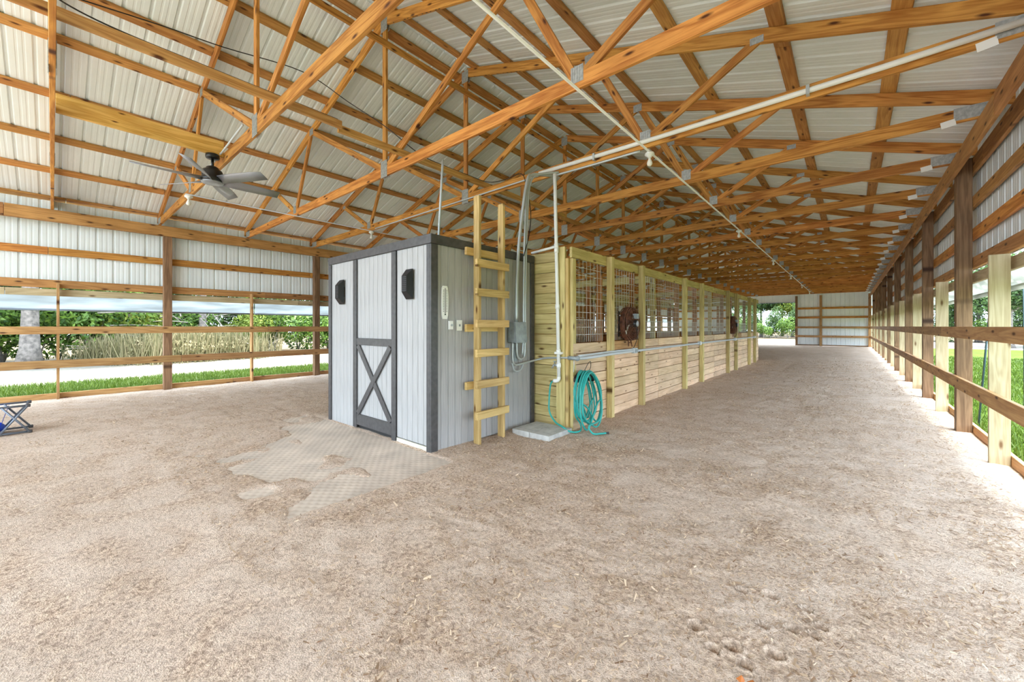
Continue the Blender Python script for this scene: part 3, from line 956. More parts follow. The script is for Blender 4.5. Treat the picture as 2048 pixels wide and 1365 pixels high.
pipe('conduit', [(cx, 3.98, 1.148), (cx, 3.985, 1.0), (cx, 4.03, .93), (cx, 4.10, .93), (cx, 4.145, .99), (cx, 4.155, 1.3), (cx, 4.17, 2.0), (cx, 4.20, 2.7), (cx+.03, 4.26, 3.36), (-3.2, 4.58, 3.50)], .014, M_galv, 'rightmost grey conduit looping below the breaker box and up to the truss', 'conduit')
pipe('conduit', [(cx, 3.90, 1.148), (cx, 3.895, .95), (cx, 3.93, .86), (cx, 4.05, .855), (-3.28, 4.38, .90), (-3.1, 4.40, .93), (-2.80, 4.405, .945)], .014, M_galv, 'grey conduit bent from the breaker box low along the stall end boards', 'conduit')
pipe('conduit', [(cx, 3.885, .88), (cx, 3.92, .79), (cx, 4.0, .765), (cx, 4.08, .80), (cx, 4.11, .86)], .012, M_galv, 'short looped grey cable hanging below the breaker box', 'cable')
# conduits along the fourth truss
Yc = TY[3] - .05
wc_ = pipe('conduit', [(-3.45, Yc, 3.60), (-1.9, Yc, 3.585), (.2, Yc, 3.585), (1.0, Yc, 3.60)], .027, M_pvc, 'white conduit strapped to the face of the fourth truss chord', 'conduit', sp=False)
for x in (-.3, -2.55):
    m = MB(); m.box((x-.014, Yc-.031, 3.545), (x+.014, Yc-.027, 3.625)); m.box((x-.014, Yc-.03, 3.625), (x+.014, Yc+.03, 3.629)); m.box((x-.014, Yc-.03, 3.541), (x+.014, Yc+.03, 3.545)); m.obj('strap', M_galv, wc_)
pipe('conduit', [(-3.2, Yc, 3.50), (-2.5, Yc, 3.49), (-1.93, Yc, 3.485)], .016, M_galv, 'grey conduit under the fourth truss leading to the nearest right lamp', 'conduit')
pipe('conduit', [(-7.95, Yc, 3.52), (-6.5, Yc, 3.535), (-5.0, Yc, 3.55), (-3.35, Yc, 3.57)], .012, M_pvcgrey, 'thin grey conduit under the fourth truss leading to the left lamps', 'conduit', sp=False)
pipe('conduit', [(-1.86, YN, 3.495), (-1.86, 30.2, 3.495)], .013, M_pvc, 'long white conduit running under the trusses over the right aisle', 'conduit', sp=False)
pipe('conduit', [(-8.15, 1.4, 3.50), (-8.15, 30.2, 3.50)], .010, M_pvcgrey, 'long thin grey conduit under the trusses over the left aisle', 'conduit', sp=False)
pipe('conduit', [(-6.9, 1.44, 3.60), (-6.2, 1.44, 3.63), (-5.35, 1.44, 3.70)], .012, M_pvcgrey, 'short grey conduit along the chord of the ceiling fan truss', 'conduit', sp=False)
pipe('conduit', [(-4.14, 3.32, SH-.02), (-4.06, 3.34, 3.55)], .016, M_pvcgrey, 'thin white pipe rising from the shed roof to the trusses', 'pipe', sp=False)

# lamps
def lamp(x, y, lab, on=True):
    T = thing('bulb_lamp', (x, y, 3.48), lab, 'lamp', 'bare bulb lamps')
    m = MB(); m.lathe([(.05, .03), (.058, .015), (.056, .0), (.03, -.012), (.022, -.03)], (x, y, 3.455), 'z', 16); lh = m.obj('lampholder', M_white, T, True)
    m = MB(); m.lathe([(.014, 0), (.016, -.02), (.030, -.05), (.033, -.07), (.026, -.092), (.008, -.103)], (x, y, 3.424), 'z', 14); m.obj('bulb', M_bulb, lh, True)
M_bulb, _nt, _b2 = mat_new('frosted_bulb')
_b2.inputs['Base Color'].default_value = lin((240, 238, 230)); _b2.inputs['Roughness'].default_value = .3
for k, y in enumerate((4.76, 9.88, 15.05, 20.05, 25.1, 30.1)):
    lamp(-1.86, y, '%s bare bulb lamp on the white conduit over the right aisle' % ['nearest', 'second', 'third', 'fourth', 'fifth', 'farthest'][k])
for k, y in enumerate((1.44, 4.66, 9.4, 14.1, 20.4, 26.7)):
    lamp(-8.15, y, ['bare bulb lamp below the ceiling fan over the left aisle', 'bare bulb lamp over the left edge of the grey shed'][k] if k < 2 else '%s bare bulb lamp over the left aisle behind the stalls' % ORD[k])

# ceiling fan and its beam
t = bar('fan_beam', (-6.33, .022, 3.60), (-6.29, 1.478, 3.80), M_beam)
tag(t, 'fresh yellow pine beam between two trusses holding the ceiling fan', 'beam')
FX, FY = -6.31, 1.36
F_ = thing('ceiling_fan', (FX, FY, 3.60), 'black ceiling fan with six silver blades under the yellow beam', 'ceiling fan')
m = MB(); m.lathe([(.075, 3.60), (.078, 3.565), (.07, 3.545), (.03, 3.535)], (FX, FY, 0), 'z', 20); m.obj('canopy', M_fanblack, F_, True)
m = MB(); m.lathe([(.016, 3.54), (.016, 3.42)], (FX, FY, 0), 'z', 10); m.obj('downrod', M_fanblack, F_, True)
m = MB(); m.lathe([(.05, 3.44), (.07, 3.425), (.072, 3.40), (.105, 3.39), (.115, 3.36), (.115, 3.30), (.125, 3.285), (.13, 3.24)], (FX, FY, 0), 'z', 24); mo_ = m.obj('motor', M_fanblack, F_, True)
m = MB(); m.lathe([(.125, 3.24), (.12, 3.225), (.06, 3.215), (.01, 3.212)], (FX, FY, 0), 'z', 24); m.obj('light_cover', M_blade, mo_, True)
for k in range(6):
    a = R(29 + 60*k); d = Vector((math.cos(a), math.sin(a), 0)); sd = Vector((-math.sin(a), math.cos(a), 0))
    V = []
    for th_ in (0, .008):
        for i in range(6):
            u = i/5; r = .11 + u*(.62 + (.05 if i == 5 else 0)); w = .04 + .026*math.sin(min(1, u*1.6)*math.pi/2)
            tilt = -.036*(1-.3*u)
            c = Vector((FX, FY, 3.262)) + d*r
            V += [c + sd*w + Vector((0, 0, tilt + th_)), c - sd*w*(1 if i < 5 else .8) + Vector((0, 0, -tilt + th_))]
    Fc = []
    for i in range(5):
        Fc += [[2*i, 2*i+1, 2*i+3, 2*i+2], [12+2*i, 12+2*i+2, 12+2*i+3, 12+2*i+1], [2*i, 2*i+2, 14+2*i, 12+2*i], [2*i+1, 13+2*i, 15+2*i, 2*i+3]]
    Fc += [[0, 12, 13, 1], [10, 11, 23, 22]]
    m = MB(); m.add(V, Fc); m.obj('blade', M_blade, F_, True)

# black cable draped over the braces
pipe('power_cable', [(-4.46, -.12, 3.88), (-4.49, .05, 3.80), (-4.50, .35, 3.762), (-4.50, .9, 3.757), (-4.50, 1.6, 3.757), (-4.50, 2.15, 3.757)], .006, M_cable, 'black cable lying along the weathered brace near the open end', 'cable')
pipe('power_cable', [(-5.20, .03, 4.25), (-5.45, .75, 4.50), (-5.55, 1.3, 4.62), (-5.61, 2.2, 4.80), (-5.40, 2.75, 4.54), (-4.9, 3.0, 4.14), (-4.62, 3.3, 3.82), (-4.60, 3.55, 3.765), (-4.60, 4.3, 3.762), (-4.45, 4.60, 3.70), (-4.1, 4.62, 3.66), (-3.78, 4.62, 3.67), (-3.66, 4.60, 3.45), (-3.50, 4.50, 3.0), (-3.34, 4.25, 2.6), (-3.31, 4.10, 2.3)], .006, M_cable, 'black cable sagging between two trusses and down to the grey conduits', 'cable')
# ------------------------------------------------------------------ water pipe, hose, slab
WX, WY = -2.93, Y0 - .085
Wp = thing('water_pipe', (WX, WY, .6), 'white plastic water pipe standing on the stall corner with taps', 'pipe')
m = MB(); m.tube([(-2.995, WY, 3.40), (WX, WY, .69)], .024, 12); ri_ = m.obj('riser', M_pvc, Wp, True)
m = MB(); m.tube([(-2.965, WY, 2.425), (-3.40, WY + .02, 2.39)], .018, 10); m.obj('branch_pipe', M_pvc, Wp, True)
m = MB()
for z in (2.43, 2.37, 1.62, 1.02, .84): 
    xx = WX - .065*(z-.69)/2.71
    m.lathe([(.03, z-.03), (.031, z), (.03, z+.03)], (xx, WY, 0), 'z', 12)
m.obj('coupling', M_pvc, ri_, True)
m = MB()
m.tube(spline([(WX, WY, .69), (WX-.005, WY, .655), (WX-.03, WY-.005, .635), (WX-.075, WY-.01, .63)], 4), .026, 10)
m.obj('elbow', M_pvc, Wp, True)
m = MB(); m.tube([(WX, WY, .83), (WX-.075, WY-.01, .845)], .017, 8); m.tube([(WX-.075, WY-.01, .845), (WX-.10, WY-.012, .80)], .012, 8)
m.lathe([(.008, .86), (.008, .885), (.026, .888), (.026, .896)], (WX-.06, WY-.01, 0), 'z', 10); m.obj('tap', M_galv, Wp, True)
m = MB(); m.box((WX-.05, WY-.034, .99), (WX+.045, WY+.034, 1.02)); m.obj('pipe_clip', M_pvc, ri_)
# hose
hp = [(WX-.08, WY-.012, .63), (WX-.12, WY-.02, .58), (WX-.135, WY-.03, .40), (WX-.11, WY-.06, .22), (-2.93, WY-.09, .11), (-2.80, 4.24, .08), (-2.67, 4.25, .03), (-2.60, 4.36, .03)]
yc = 4.55
loops = 9
path = [Vector(p) for p in hp]
random.seed(3)
for i in range(loops):
    wL = random.uniform(.22, .34); wR = random.uniform(.20, .36); zb = random.uniform(.015, .16) if i not in (2, 6) else random.uniform(.28, .34)
    zt_ = .77 + random.uniform(-.02, .015) ; xo = -2.715 + .02*i; oy = random.uniform(-.03, .03)
    for k in range(10):
        a = math.pi + 2*math.pi*k/10 + .3      # start at the bottom, climb on the near side
        s_, c_ = math.sin(a), math.cos(a)
        w = wL if s_ < 0 else wR
        sh = .55 + .45*(.5 - .5*c_)            # narrower at the hook
        z = (zt_+zb)/2 + (zt_-zb)/2*c_
        path.append(Vector((xo + .05*(1-c_)*.5 + .002*k, yc + oy + w*s_*sh, max(z, .02))))
path += [Vector((-2.46, 4.34, .12)), Vector((-2.42, 4.36, .03)), Vector((-2.36, 4.44, .02)), Vector((-2.32, 4.52, .02))]
m = MB(); m.tube(spline(path, 5), .0115, 8)
Hs = thing('garden_hose', (-2.6, 4.7, 0), 'coiled teal garden hose hanging on the stall boards', 'hose')
m.obj('tube', M_hose, Hs, True)
m = MB(); m.tube([path[-1], path[-1] + Vector((.02, .03, 0))], .014, 8); m.obj('end_fitting', M_black, Hs)
Hk = thing('hose_holder', (-2.7, yc, .78), 'black curved hose holder screwed to the stall boards', 'hanger')
m = MB(); pts = []
for i in range(9):
    a = math.pi*i/8; pts.append((yc + .05 - .14*math.cos(a), .64 + .10*math.sin(a)))
V = []
for x in (SF+.003, SF+.16):
    V += [(x, p[0], p[1]) for p in pts] + [(x, p[0]*.86+yc*.14, p[1]-.018) for p in pts]
Fc = []
for i in range(8):
    Fc += [[i, i+1, 19+i, 18+i], [9+i, 27+i, 28+i, 10+i], [i, 9+i, 10+i, i+1], [18+i, 19+i, 28+i, 27+i]]
m.add(V, Fc); m.obj('cradle', M_black, Hk)
m = MB(); m.tube(spline([(SF+.02, yc-.12, .76), (SF+.03, yc-.12, .86), (SF+.02, yc-.12, .95)], 4), .005, 6); m.obj('hook', M_galv, Hk)
m = MB(); m.tube(spline([(SF+.08, yc+.05, .76), (SF+.1, yc+.12, .86), (SF+.08, yc+.22, .88), (SF+.06, yc+.26, .80), (SF+.06, yc+.2, .74)], 5), .004, 6)
m.obj('wire_loop', M_black, Hk)

# slab of two concrete blocks under the pipe
for k, (x0, x1) in enumerate(((-3.27, -3.0), (-2.995, -2.70))):
    o = bar('paving_block', (x0, 3.82, -.03), (x1, 4.33, .055), M_conc)
    tag(o, ['pale concrete block at the shed wall, below the breaker box', 'pale concrete block beneath the white water pipe'][k], 'paving block', 'paving blocks')

# stall wiring: conduit and outlet boxes along the fronts
pipe('conduit', [(-2.66, 4.40, .945), (-2.655, 4.7, .94), (-2.65, 5.5, .955), (-2.65, 6.6, .96), (-2.65, 9.0, .965), (-2.65, 17.1, .965)], .021, M_pvcgrey, 'long pale conduit along the stall fronts at waist height', 'conduit')
pipe('conduit', [(-2.655, 4.42, .975), (-2.655, 5.5, .99), (-2.65, 6.2, .985)], .014, M_pvcgrey, 'short upper pale conduit along the nearest stall front', 'conduit')
T = thing('conduit_coupling', (-2.72, 4.40, .945), 'grey conduit coupling at the stall corner beside the water pipe', 'fitting')
m = MB(); m.tube([(-2.80, 4.405, .945), (-2.66, 4.40, .945)], .026, 10); m.obj('sleeve', M_box, T, True)
m = MB(); m.lathe([(.034, 4.38), (.034, 4.41)], (-2.66, 0, .945), 'y', 10); m.obj('collar', M_box, T, True)
for k, y in enumerate((6.12, 9.75, 13.45, 16.6)):
    T = thing('outlet_box', (-2.64, y, .96), 'small outlet box on the stall conduit, %s' % ['below the nearest fan', 'second from the water pipe', 'below the far fan', 'farthest'][k], 'outlet box', 'stall outlet boxes')
    m = MB(); m.box((-2.668, y-.05, .925), (-2.61, y+.05, 1.01)); ob = m.obj('box', M_pvcgrey, T)
    m = MB(); m.box((-2.610, y-.035, .94), (-2.598, y+.035, .995)); m.obj('cover', M_white if k else M_box, ob)

# drum fans hung on the wire panels
def stall_fan(y, lab):
    T = thing('stall_fan', (-2.66, y, 1.40), lab, 'fan', 'stall fans')
    x0 = SF - .03; cz = 1.40; r = .27
    m = MB()
    for (xx, rr) in ((x0+.02, r*.96), (x0+.06, r), (x0+.12, r), (x0+.155, r*.97)):
        m.tube([(xx, y + rr*math.cos(a), cz + rr*math.sin(a)) for a in [2*math.pi*i/24 for i in range(24)]], .007, 6, closed=True)
    for rr in (.09, .13, .17, .21, .24):
        m.tube([(x0+.165 + .02*(1-rr/r), y + rr*math.cos(a), cz + rr*math.sin(a)) for a in [2*math.pi*i/20 for i in range(20)]], .0035, 5, closed=True)
    for i in range(16):
        a = 2*math.pi*i/16
        m.tube([(x0+.185, y + .06*math.cos(a), cz + .06*math.sin(a)), (x0+.155, y + r*.97*math.cos(a), cz + r*.97*math.sin(a)), (x0+.02, y + r*.96*math.cos(a), cz + r*.96*math.sin(a))], .0035, 5)
    m.obj('guard', M_rust, T, True)
    m = MB(); m.lathe([(r*.93, x0+.03), (r*.985, x0+.05), (r*.985, x0+.13), (r*.97, x0+.13), (r*.97, x0+.05), (r*.90, x0+.032)], (0, y, cz), 'x', 28); m.obj('shroud', M_rust, T, True)
    for k in range(3):
        a = R(100 + 120*k); V = []
        for (rr, da, dx) in ((.05, -.5, .02), (.05, .5, -.02), (.14, .62, -.035), (.235, .42, -.03), (.245, -.2, .02), (.15, -.55, .035)):
            V.append((x0+.10+dx, y + rr*math.cos(a+da), cz + rr*math.sin(a+da)))
        V2 = [(v[0]+.004, v[1], v[2]) for v in V]
        mm = MB(); mm.add(V + V2, [[5,4,3,2,1,0], [6,7,8,9,10,11]] + [[i, (i+1) % 6, 6+(i+1) % 6, 6+i] for i in range(6)])
        mm.obj('fan_blade', M_white if k == 1 else M_rust, T)
    m = MB(); m.lathe([(.055, x0+.10), (.06, x0+.12), (.06, x0+.21), (.045, x0+.225), (.02, x0+.228)], (0, y, cz), 'x', 18); mo = m.obj('motor', M_black, T, True)
    m = MB(); m.lathe([(.05, x0+.226), (.048, x0+.230), (.03, x0+.231)], (0, y, cz), 'x', 18); m.obj('motor_label', M_blade, mo, True)
    m = MB(); m.box((x0+.15, y-.02, cz+.08), (x0+.22, y+.07, cz+.16)); m.obj('switch_box', M_box, T)
    m = MB(); m.tube([(x0+.0, y-.19, cz+.2), (x0+.03, y-.25, cz+.06), (x0+.03, y-.25, cz-.06), (x0+.0, y-.19, cz-.2)], .012, 6); m.obj('bracket', M_black, T, True)
    m = MB(); m.tube(spline([(x0+.2, y+.02, cz-.05), (x0+.2, y+.05, cz-.22), (x0+.16, y+.06, cz-.34), (x0+.14, y+.05, cz-.40), (x0+.16, y+.12, cz-.45), (x0+.16, y+.26, cz-.47), (x0+.14, y+.22, cz-.44), (x0+.12, y+.05, cz-.42)], 5), .006, 6); m.obj('cord', M_cable, T, True)
    m = MB(); m.tube([(x0+.08, y-.02, cz-.27), (x0+.10, y-.05, cz-.36)], .01, 6); m.tube([(x0+.1, y+.03, cz-.27), (x0+.12, y+.04, cz-.37)], .01, 6); m.obj('foot_bracket', M_rust, T, True)
stall_fan(6.06, 'rusted round fan hung on the nearest stall door mesh')
stall_fan(13.46, 'rusted round fan hung on the far stall door mesh')

# ------------------------------------------------------------------ rubber mat before the shed door
mx = np.arange(-6.3, -2.96, .0125); my = np.arange(.95, 2.625, .0125)
X, Y = np.meshgrid(mx, my, indexing='ij')
row = np.floor(X/.05)
Z = .0005 + .0045*(np.clip(np.sin(2*np.pi*X/.05)*1.6, -1, 1)*.5+.5)*(np.clip(np.sin(2*np.pi*(Y/.075 + .5*(row % 2)))*1.8 + .6, -1, 1)*.5+.5)
Z += (vnoise(X, Y, 1.5, 31)-.5)*.006 - .002
nx_, ny_ = X.shape
ii = np.arange(nx_*ny_).reshape(nx_, ny_)
q = np.stack([ii[:-1, :-1], ii[1:, :-1], ii[1:, 1:], ii[:-1, 1:]], -1).reshape(-1, 4)
co = np.stack([X, Y, Z], -1).reshape(-1, 3)
me = bpy.data.meshes.new('mat')
me.vertices.add(len(co)); me.vertices.foreach_set('co', (co - np.array([-4.6, 1.8, 0])).reshape(-1).astype(np.float32))
me.loops.add(q.size); me.loops.foreach_set('vertex_index', q.reshape(-1).astype(np.int32))
me.polygons.add(len(q)); me.polygons.foreach_set('loop_start', np.arange(0, q.size, 4, dtype=np.int32))
me.polygons.foreach_set('use_smooth', np.ones(len(q), dtype=bool))
me.materials.append(simple('dusty_rubber', (204, 188, 172), .9, var=.1, nscale=3)); me.update(calc_edges=True)
tag(new_obj('rubber_mat', me, Matrix.Translation((-4.6, 1.8, 0))), 'dusty grey ribbed rubber mat half buried before the shed door', 'mat')

# ------------------------------------------------------------------ shavings
def chips(n, x0, x1, y0, y1, smin, smax, seed, thr):
    r = np.random.default_rng(seed)
    x = r.uniform(x0, x1, n); y = r.uniform(y0, y1, n)
    dens = vnoise(x, y, 1.6, 41)*.6 + vnoise(x, y, 5, 42)*.4
    keep = (dens + r.normal(0, .10, n)) > thr
    keep &= ~((mat_cover(x, y) > .0) & (r.random(n) > .03))
    keep &= ~((x > SX0-.05) & (x < SX1+.05) & (y > SY0-.05) & (y < SY1))
    keep &= ~((x > SB) & (x < SF+.12) & (y > Y0-.1))
    for (px, py, rr) in PITS: keep &= np.hypot(x-px, y-py) > rr*1.5
    x, y = x[keep], y[keep]; n = len(x)
    z = floor_h(x, y) + .003
    L = r.uniform(smin, smax, n)*r.uniform(.5, 1.3, n); w = L*r.uniform(.18, .4, n)
    a = r.uniform(0, 2*np.pi, n); ti = r.normal(0, .30, n); tj = r.normal(0, .4, n)
    dx = np.stack([np.cos(a)*np.cos(ti), np.sin(a)*np.cos(ti), np.sin(ti)], -1)
    dy = np.stack([-np.sin(a)*np.cos(tj), np.cos(a)*np.cos(tj), np.sin(tj)], -1)
    c = np.stack([x, y, z + np.abs(np.sin(ti))*L*.4 + np.abs(np.sin(tj))*w*.4], -1)
    h = dx*(L/2)[:, None]; k = dy*(w/2)[:, None]
    P = np.stack([c-h-k, c+h-k*.6, c+h*1.1+k*.5, c-h*.9+k], 1)
    return P, np.clip(r.normal(.55, .26, n), 0, 1)
A = [chips(70000, -5.5, 1.0, .7, 4.2, .008, .022, 1, .42), chips(2600, -5.5, 1.0, .7, 4.2, .022, .042, 2, .48),
     chips(60000, -6.5, 1.0, 3.0, 9.5, .012, .028, 3, .46), chips(9000, -9.5, -4.5, -.3, 3.5, .012, .028, 4, .5), chips(16000, -2.6, 1.0, 9.5, 20, .02, .04, 5, .5)]
P = np.concatenate([a for a, _ in A]); tn = np.concatenate([b for _, b in A])
o = new_obj('wood_shavings', quads_mesh('wood_shavings', P, tn, M_chip))
tag(o, 'scattered tan wood shavings over the sandy barn floor', 'shavings', None, 'stuff')

# dry leaf at the picture's lower edge
lf = [(-.33, 1.70), (-.315, 1.722), (-.30, 1.715), (-.28, 1.735), (-.268, 1.715), (-.24, 1.71), (-.255, 1.69), (-.285, 1.685), (-.30, 1.672), (-.312, 1.69)]
V = [(x, y, .014 + .008*math.sin(i*2.1)) for i, (x, y) in enumerate(lf)]; V += [(x, y, z-.0015) for (x, y, z) in V]
m = MB(); m.add(V, [list(range(10)), [19-i for i in range(10)]] + [[i, (i+1) % 10, 10+(i+1) % 10, 10+i] for i in range(10)])
tag(m.obj('dry_leaf', M_leaf_dry, None, origin=(-.29, 1.70, .01)), 'curled orange-brown dry leaf on the sand in the foreground', 'leaf')

# folding camp stool at the left edge
C = thing('camp_stool', (-8.05, -.55, 0), 'folding camp stool with grey tube frame and blue cloth at left edge', 'stool')
for xx in (-7.92, -8.30):
    m = MB()
    m.tube([(xx, -.20, .355), (xx, -.90, .35)], .013, 8); m.obj('top_tube', M_frame, C, True)
    m = MB(); m.tube([(xx, -.185, .025), (xx, -.90, .025)], .013, 8); m.obj('foot_tube', M_frame, C, True)
    for (a, c) in (((-.205, .35), (-.42, .03)), ((-.405, .35), (-.19, .03)), ((-.70, .35), (-.90, .03)), ((-.89, .35), (-.68, .03))):
        m = MB(); m.tube([(xx+.012, a[0], a[1]), (xx+.012, c[0], c[1])], .011, 8); m.obj('cross_leg', M_frame, C, True)
    for (yy, zz) in ((-.20, .355), (-.185, .025)):
        m = MB(); m.lathe([(.018, -.02), (.021, -.015), (.021, .015), (.018, .02)], (xx, yy, zz), 'y', 10); m.obj('joint', M_trim, C, True)
n = 8; V = []
for th_ in (0, .006):
    for i in range(n+1):
        u = i/n
        for xx in (-7.94, -8.28):
            sag = .36*max(0, math.sin(math.pi*u))**.25
            V.append((xx, -.36 - .5*u, .35 - sag*.88 + th_))
Fc = []
for i in range(n):
    Fc += [[2*i, 2*i+1, 2*i+3, 2*i+2], [18+2*i, 20+2*i, 21+2*i, 19+2*i], [2*i, 2*i+2, 20+2*i, 18+2*i], [2*i+1, 19+2*i, 21+2*i, 2*i+3]]
m = MB(); m.add(V, Fc); m.obj('cloth_seat', M_blue, C, True)
m = MB(); m.sphere((0, 0, 0), 1.0, 20, 12); m.v = [(-8.02 + v[0]*.15, -.60 + v[1]*.22, .105 + v[2]*.10) for v in m.v]; m.obj('storage_pouch', M_blue, C, True)

# ------------------------------------------------------------------ planting outside
def foliage(n, rx, ry, rz, size, seed, upright=0.0, lumps=9):
    r = np.random.default_rng(seed)
    c = r.normal(0, 1, (lumps, 3)); c /= np.linalg.norm(c, axis=1)[:, None]; c *= r.uniform(.25, .72, (lumps, 1)); c[0] = 0
    rad = r.uniform(.32, .55, lumps)
    k = r.integers(0, lumps, n)
    d = r.normal(0, 1, (n, 3)); d /= np.linalg.norm(d, axis=1)[:, None]
    p = c[k] + d*(rad[k]*r.uniform(.7, 1.0, n)**.5)[:, None]
    p = p*np.array([rx, ry, rz]); p[:, 2] += rz*.88
    p = p[p[:, 2] > .02]; d = d[:len(p)]; n = len(p)
    s = size*r.uniform(.6, 1.4, n)
    u = r.normal(0, 1, (n, 3)); u[:, 2] += upright*3; u /= np.linalg.norm(u, axis=1)[:, None]
    v = np.cross(u, d); v /= (np.linalg.norm(v, axis=1)[:, None] + 1e-6)
    h = u*s[:, None]; w = v*(s*.42)[:, None]
    return np.stack([p-h, p-w, p+h, p+w], 1), r.random(n)
def stalks(n, rx, ry, hz, seed):
    r = np.random.default_rng(seed)
    x = r.uniform(-rx, rx, n); y = r.uniform(-ry, ry, n); h = hz*r.uniform(.45, 1.1, n)
    a = r.uniform(0, np.pi, n); w = .012*r.uniform(.6, 1.8, n)
    tip = np.stack([x + r.normal(0, .16, n)*h, y + r.normal(0, .16, n)*h, h], -1)
    b0 = np.stack([x - np.cos(a)*w, y - np.sin(a)*w, np.zeros(n)], -1); b1 = np.stack([x + np.cos(a)*w, y + np.sin(a)*w, np.zeros(n)], -1)
    o_ = np.stack([np.cos(a)*w*.5, np.sin(a)*w*.5, np.zeros(n)], -1)
    return np.stack([b0, b1, tip + o_, tip - o_], 1), r.random(n)
VAR = {}
for i in range(3):
    VAR['shrub%d' % i] = quads_mesh('foliage', *foliage(5200, 1.5, 1.5, 1.5, .075, 60+i), M_leaf)
    VAR['dark%d' % i] = quads_mesh('foliage', *foliage(5200, 1.6, 1.6, 2.4, .085, 70+i), M_leafd)
    VAR['yel%d' % i] = quads_mesh('foliage', *foliage(4200, 1.3, 1.3, 1.2, .07, 80+i), M_leafy)
    a_ = stalks(500, 1.3, 1.3, 1.25, 90+i); b_ = foliage(3600, 1.35, 1.35, .62, .05, 95+i, .7)
    VAR['dry%d' % i] = quads_mesh('stalks', np.concatenate([a_[0], b_[0]]), np.concatenate([a_[1], b_[1]]), M_drygrass)
VAR['crown0'] = quads_mesh('foliage', *foliage(15000, 2.6, 2.6, 2.2, .11, 101, lumps=16), M_leafd)
VAR['crown1'] = quads_mesh('foliage', *foliage(15000, 2.4, 2.4, 2.6, .11, 102, lumps=16), M_leafy)
def stem_mesh(seed, hz=1.4):
    r = random.Random(seed); m = MB()
    for k in range(5):
        a = r.uniform(0, 6.28)
        m.tube(spline([(0, 0, -.05), (.2*math.cos(a), .2*math.sin(a), hz*.4), (.5*math.cos(a+.4), .5*math.sin(a+.4), hz)], 3), [.03*(1-.1*j) for j in range(7)], 5)
    return mesh_from(m.v, m.f, M_twig, True, 'stems')
STEM = [stem_mesh(i) for i in range(2)]
def plant(kind, x, y, s, rz, lab, cat, group, sz=1.0, part='foliage', name='shrub', z=-.05):
    T = thing(name, (x, y, z), lab, cat, group)
    Mx = Matrix.Translation((x, y, z)) @ Matrix.Rotation(rz, 4, 'Z') @ Matrix.Diagonal((s, s, s*sz, 1))
    new_obj(part, VAR[kind], Mx, T)
    if part == 'foliage': new_obj('stems', STEM[int(rz*10) % 2], Mx, T)
    return T
random.seed(11)
G1 = 'thicket beyond the sand track'
y = -5.0; k = 0
while y < 40:
    kind = 'shrub' if (y < 1.2 or 6.0 < y) else 'yel' if k % 2 else 'shrub'
    plant(kind + str(k % 3), -22.4 + random.uniform(-.5, .7), y, random.uniform(.95, 1.35), random.uniform(0, 6), {'shrub': 'leafy green shrub in the thicket beyond the left sand track', 'yel': 'yellow-green shrub in the thicket beyond the left sand track'}[kind], 'shrub', G1)
    plant('dark' + str((k+1) % 3), -25.2 + random.uniform(-.6, .6), y + .6, random.uniform(1.15, 1.6), random.uniform(0, 6), 'tall dark green shrub at the back of the left thicket', 'shrub', 'back row of the left thicket')
    y += random.uniform(1.35, 1.8) if y < 16 else 2.6
    k += 1
for j in range(13):
    yy = 1.7 + j*.31 + random.uniform(-.2, .2)
    plant('dry%d' % (j % 3), -20.9 + random.uniform(-.4, .5) - .3*(j % 3), yy, random.uniform(.8, 1.15), random.uniform(0, 6), 'clump of tall dry grass before the left thicket', 'dry grass', 'dry grass clumps', .95, 'stalks', 'dry_grass_clump')
def trunk(x, y, r0, h, lab, lean=0.0, crown=None, cs=1.0, flare=1.7):
    T = thing('tree', (x, y, -.05), lab, 'tree')
    m = MB(); pts = []; rad = []
    for i in range(10):
        u = i/9; pts.append((x + lean*u*h, y + .1*math.sin(u*3)*r0, -.1 + u*h)); rad.append(r0*(1 + (flare-1)*math.exp(-u*h*2.2))*(1-.35*u))
    m.tube(pts, rad, 14); m.obj('trunk', M_bark, T, True, origin=(x, y, 0))
    if crown:
        Mx = Matrix.Translation((x + lean*h, y, h*.55)) @ Matrix.Diagonal((cs, cs, cs, 1)); new_obj('crown', VAR[crown], Mx, T)
        for a in range(4):
            m = MB(); d = Vector((math.cos(a*1.6), math.sin(a*1.6), .9))
            p0 = Vector((x + lean*h*.7, y, h*.7)); m.tube([p0, p0 + d*1.0*cs, p0 + d*1.8*cs + Vector((0, 0, .3))], [r0*.35, r0*.22, r0*.1], 6); m.obj('branch', M_bark, T, True)
    return T
trunk(-20.9, -.50, .22, 6.5, 'thick grey flared tree trunk beyond the left sand track', crown='crown0', cs=1.3)
trunk(-22.6, -1.35, .17, 6.0, 'slimmer grey tree trunk at the far left edge', lean=.02, crown='crown0', cs=1.2)
trunk(-21.6, 4.3, .15, 6.5, 'pale slim trunk standing in the left thicket like a pole', crown='crown1', cs=.9, flare=1.1)
# pile of bare branches
T = thing('brush_pile', (-22.5, 3.6, 0), 'tangle of pale bare branches in the left thicket', 'branches')
r_ = random.Random(5)
for k in range(46):
    p = Vector((-21.6 + r_.uniform(-.8, .5), 3.5 + r_.gauss(0, 1.3), r_.uniform(.3, 2.0)))
    d = Vector((r_.uniform(-.5, .5), r_.gauss(0, 1), r_.uniform(-.15, .75))).normalized()
    L_ = r_.uniform(.8, 2.2); m = MB()
    m.tube(spline([p, p + d*L_*.5 + Vector((0, 0, r_.uniform(-.1, .15))), p + d*L_], 3), [.026, .024, .022, .019, .016, .012, .007], 5); m.obj('branch', M_twig, T, True)

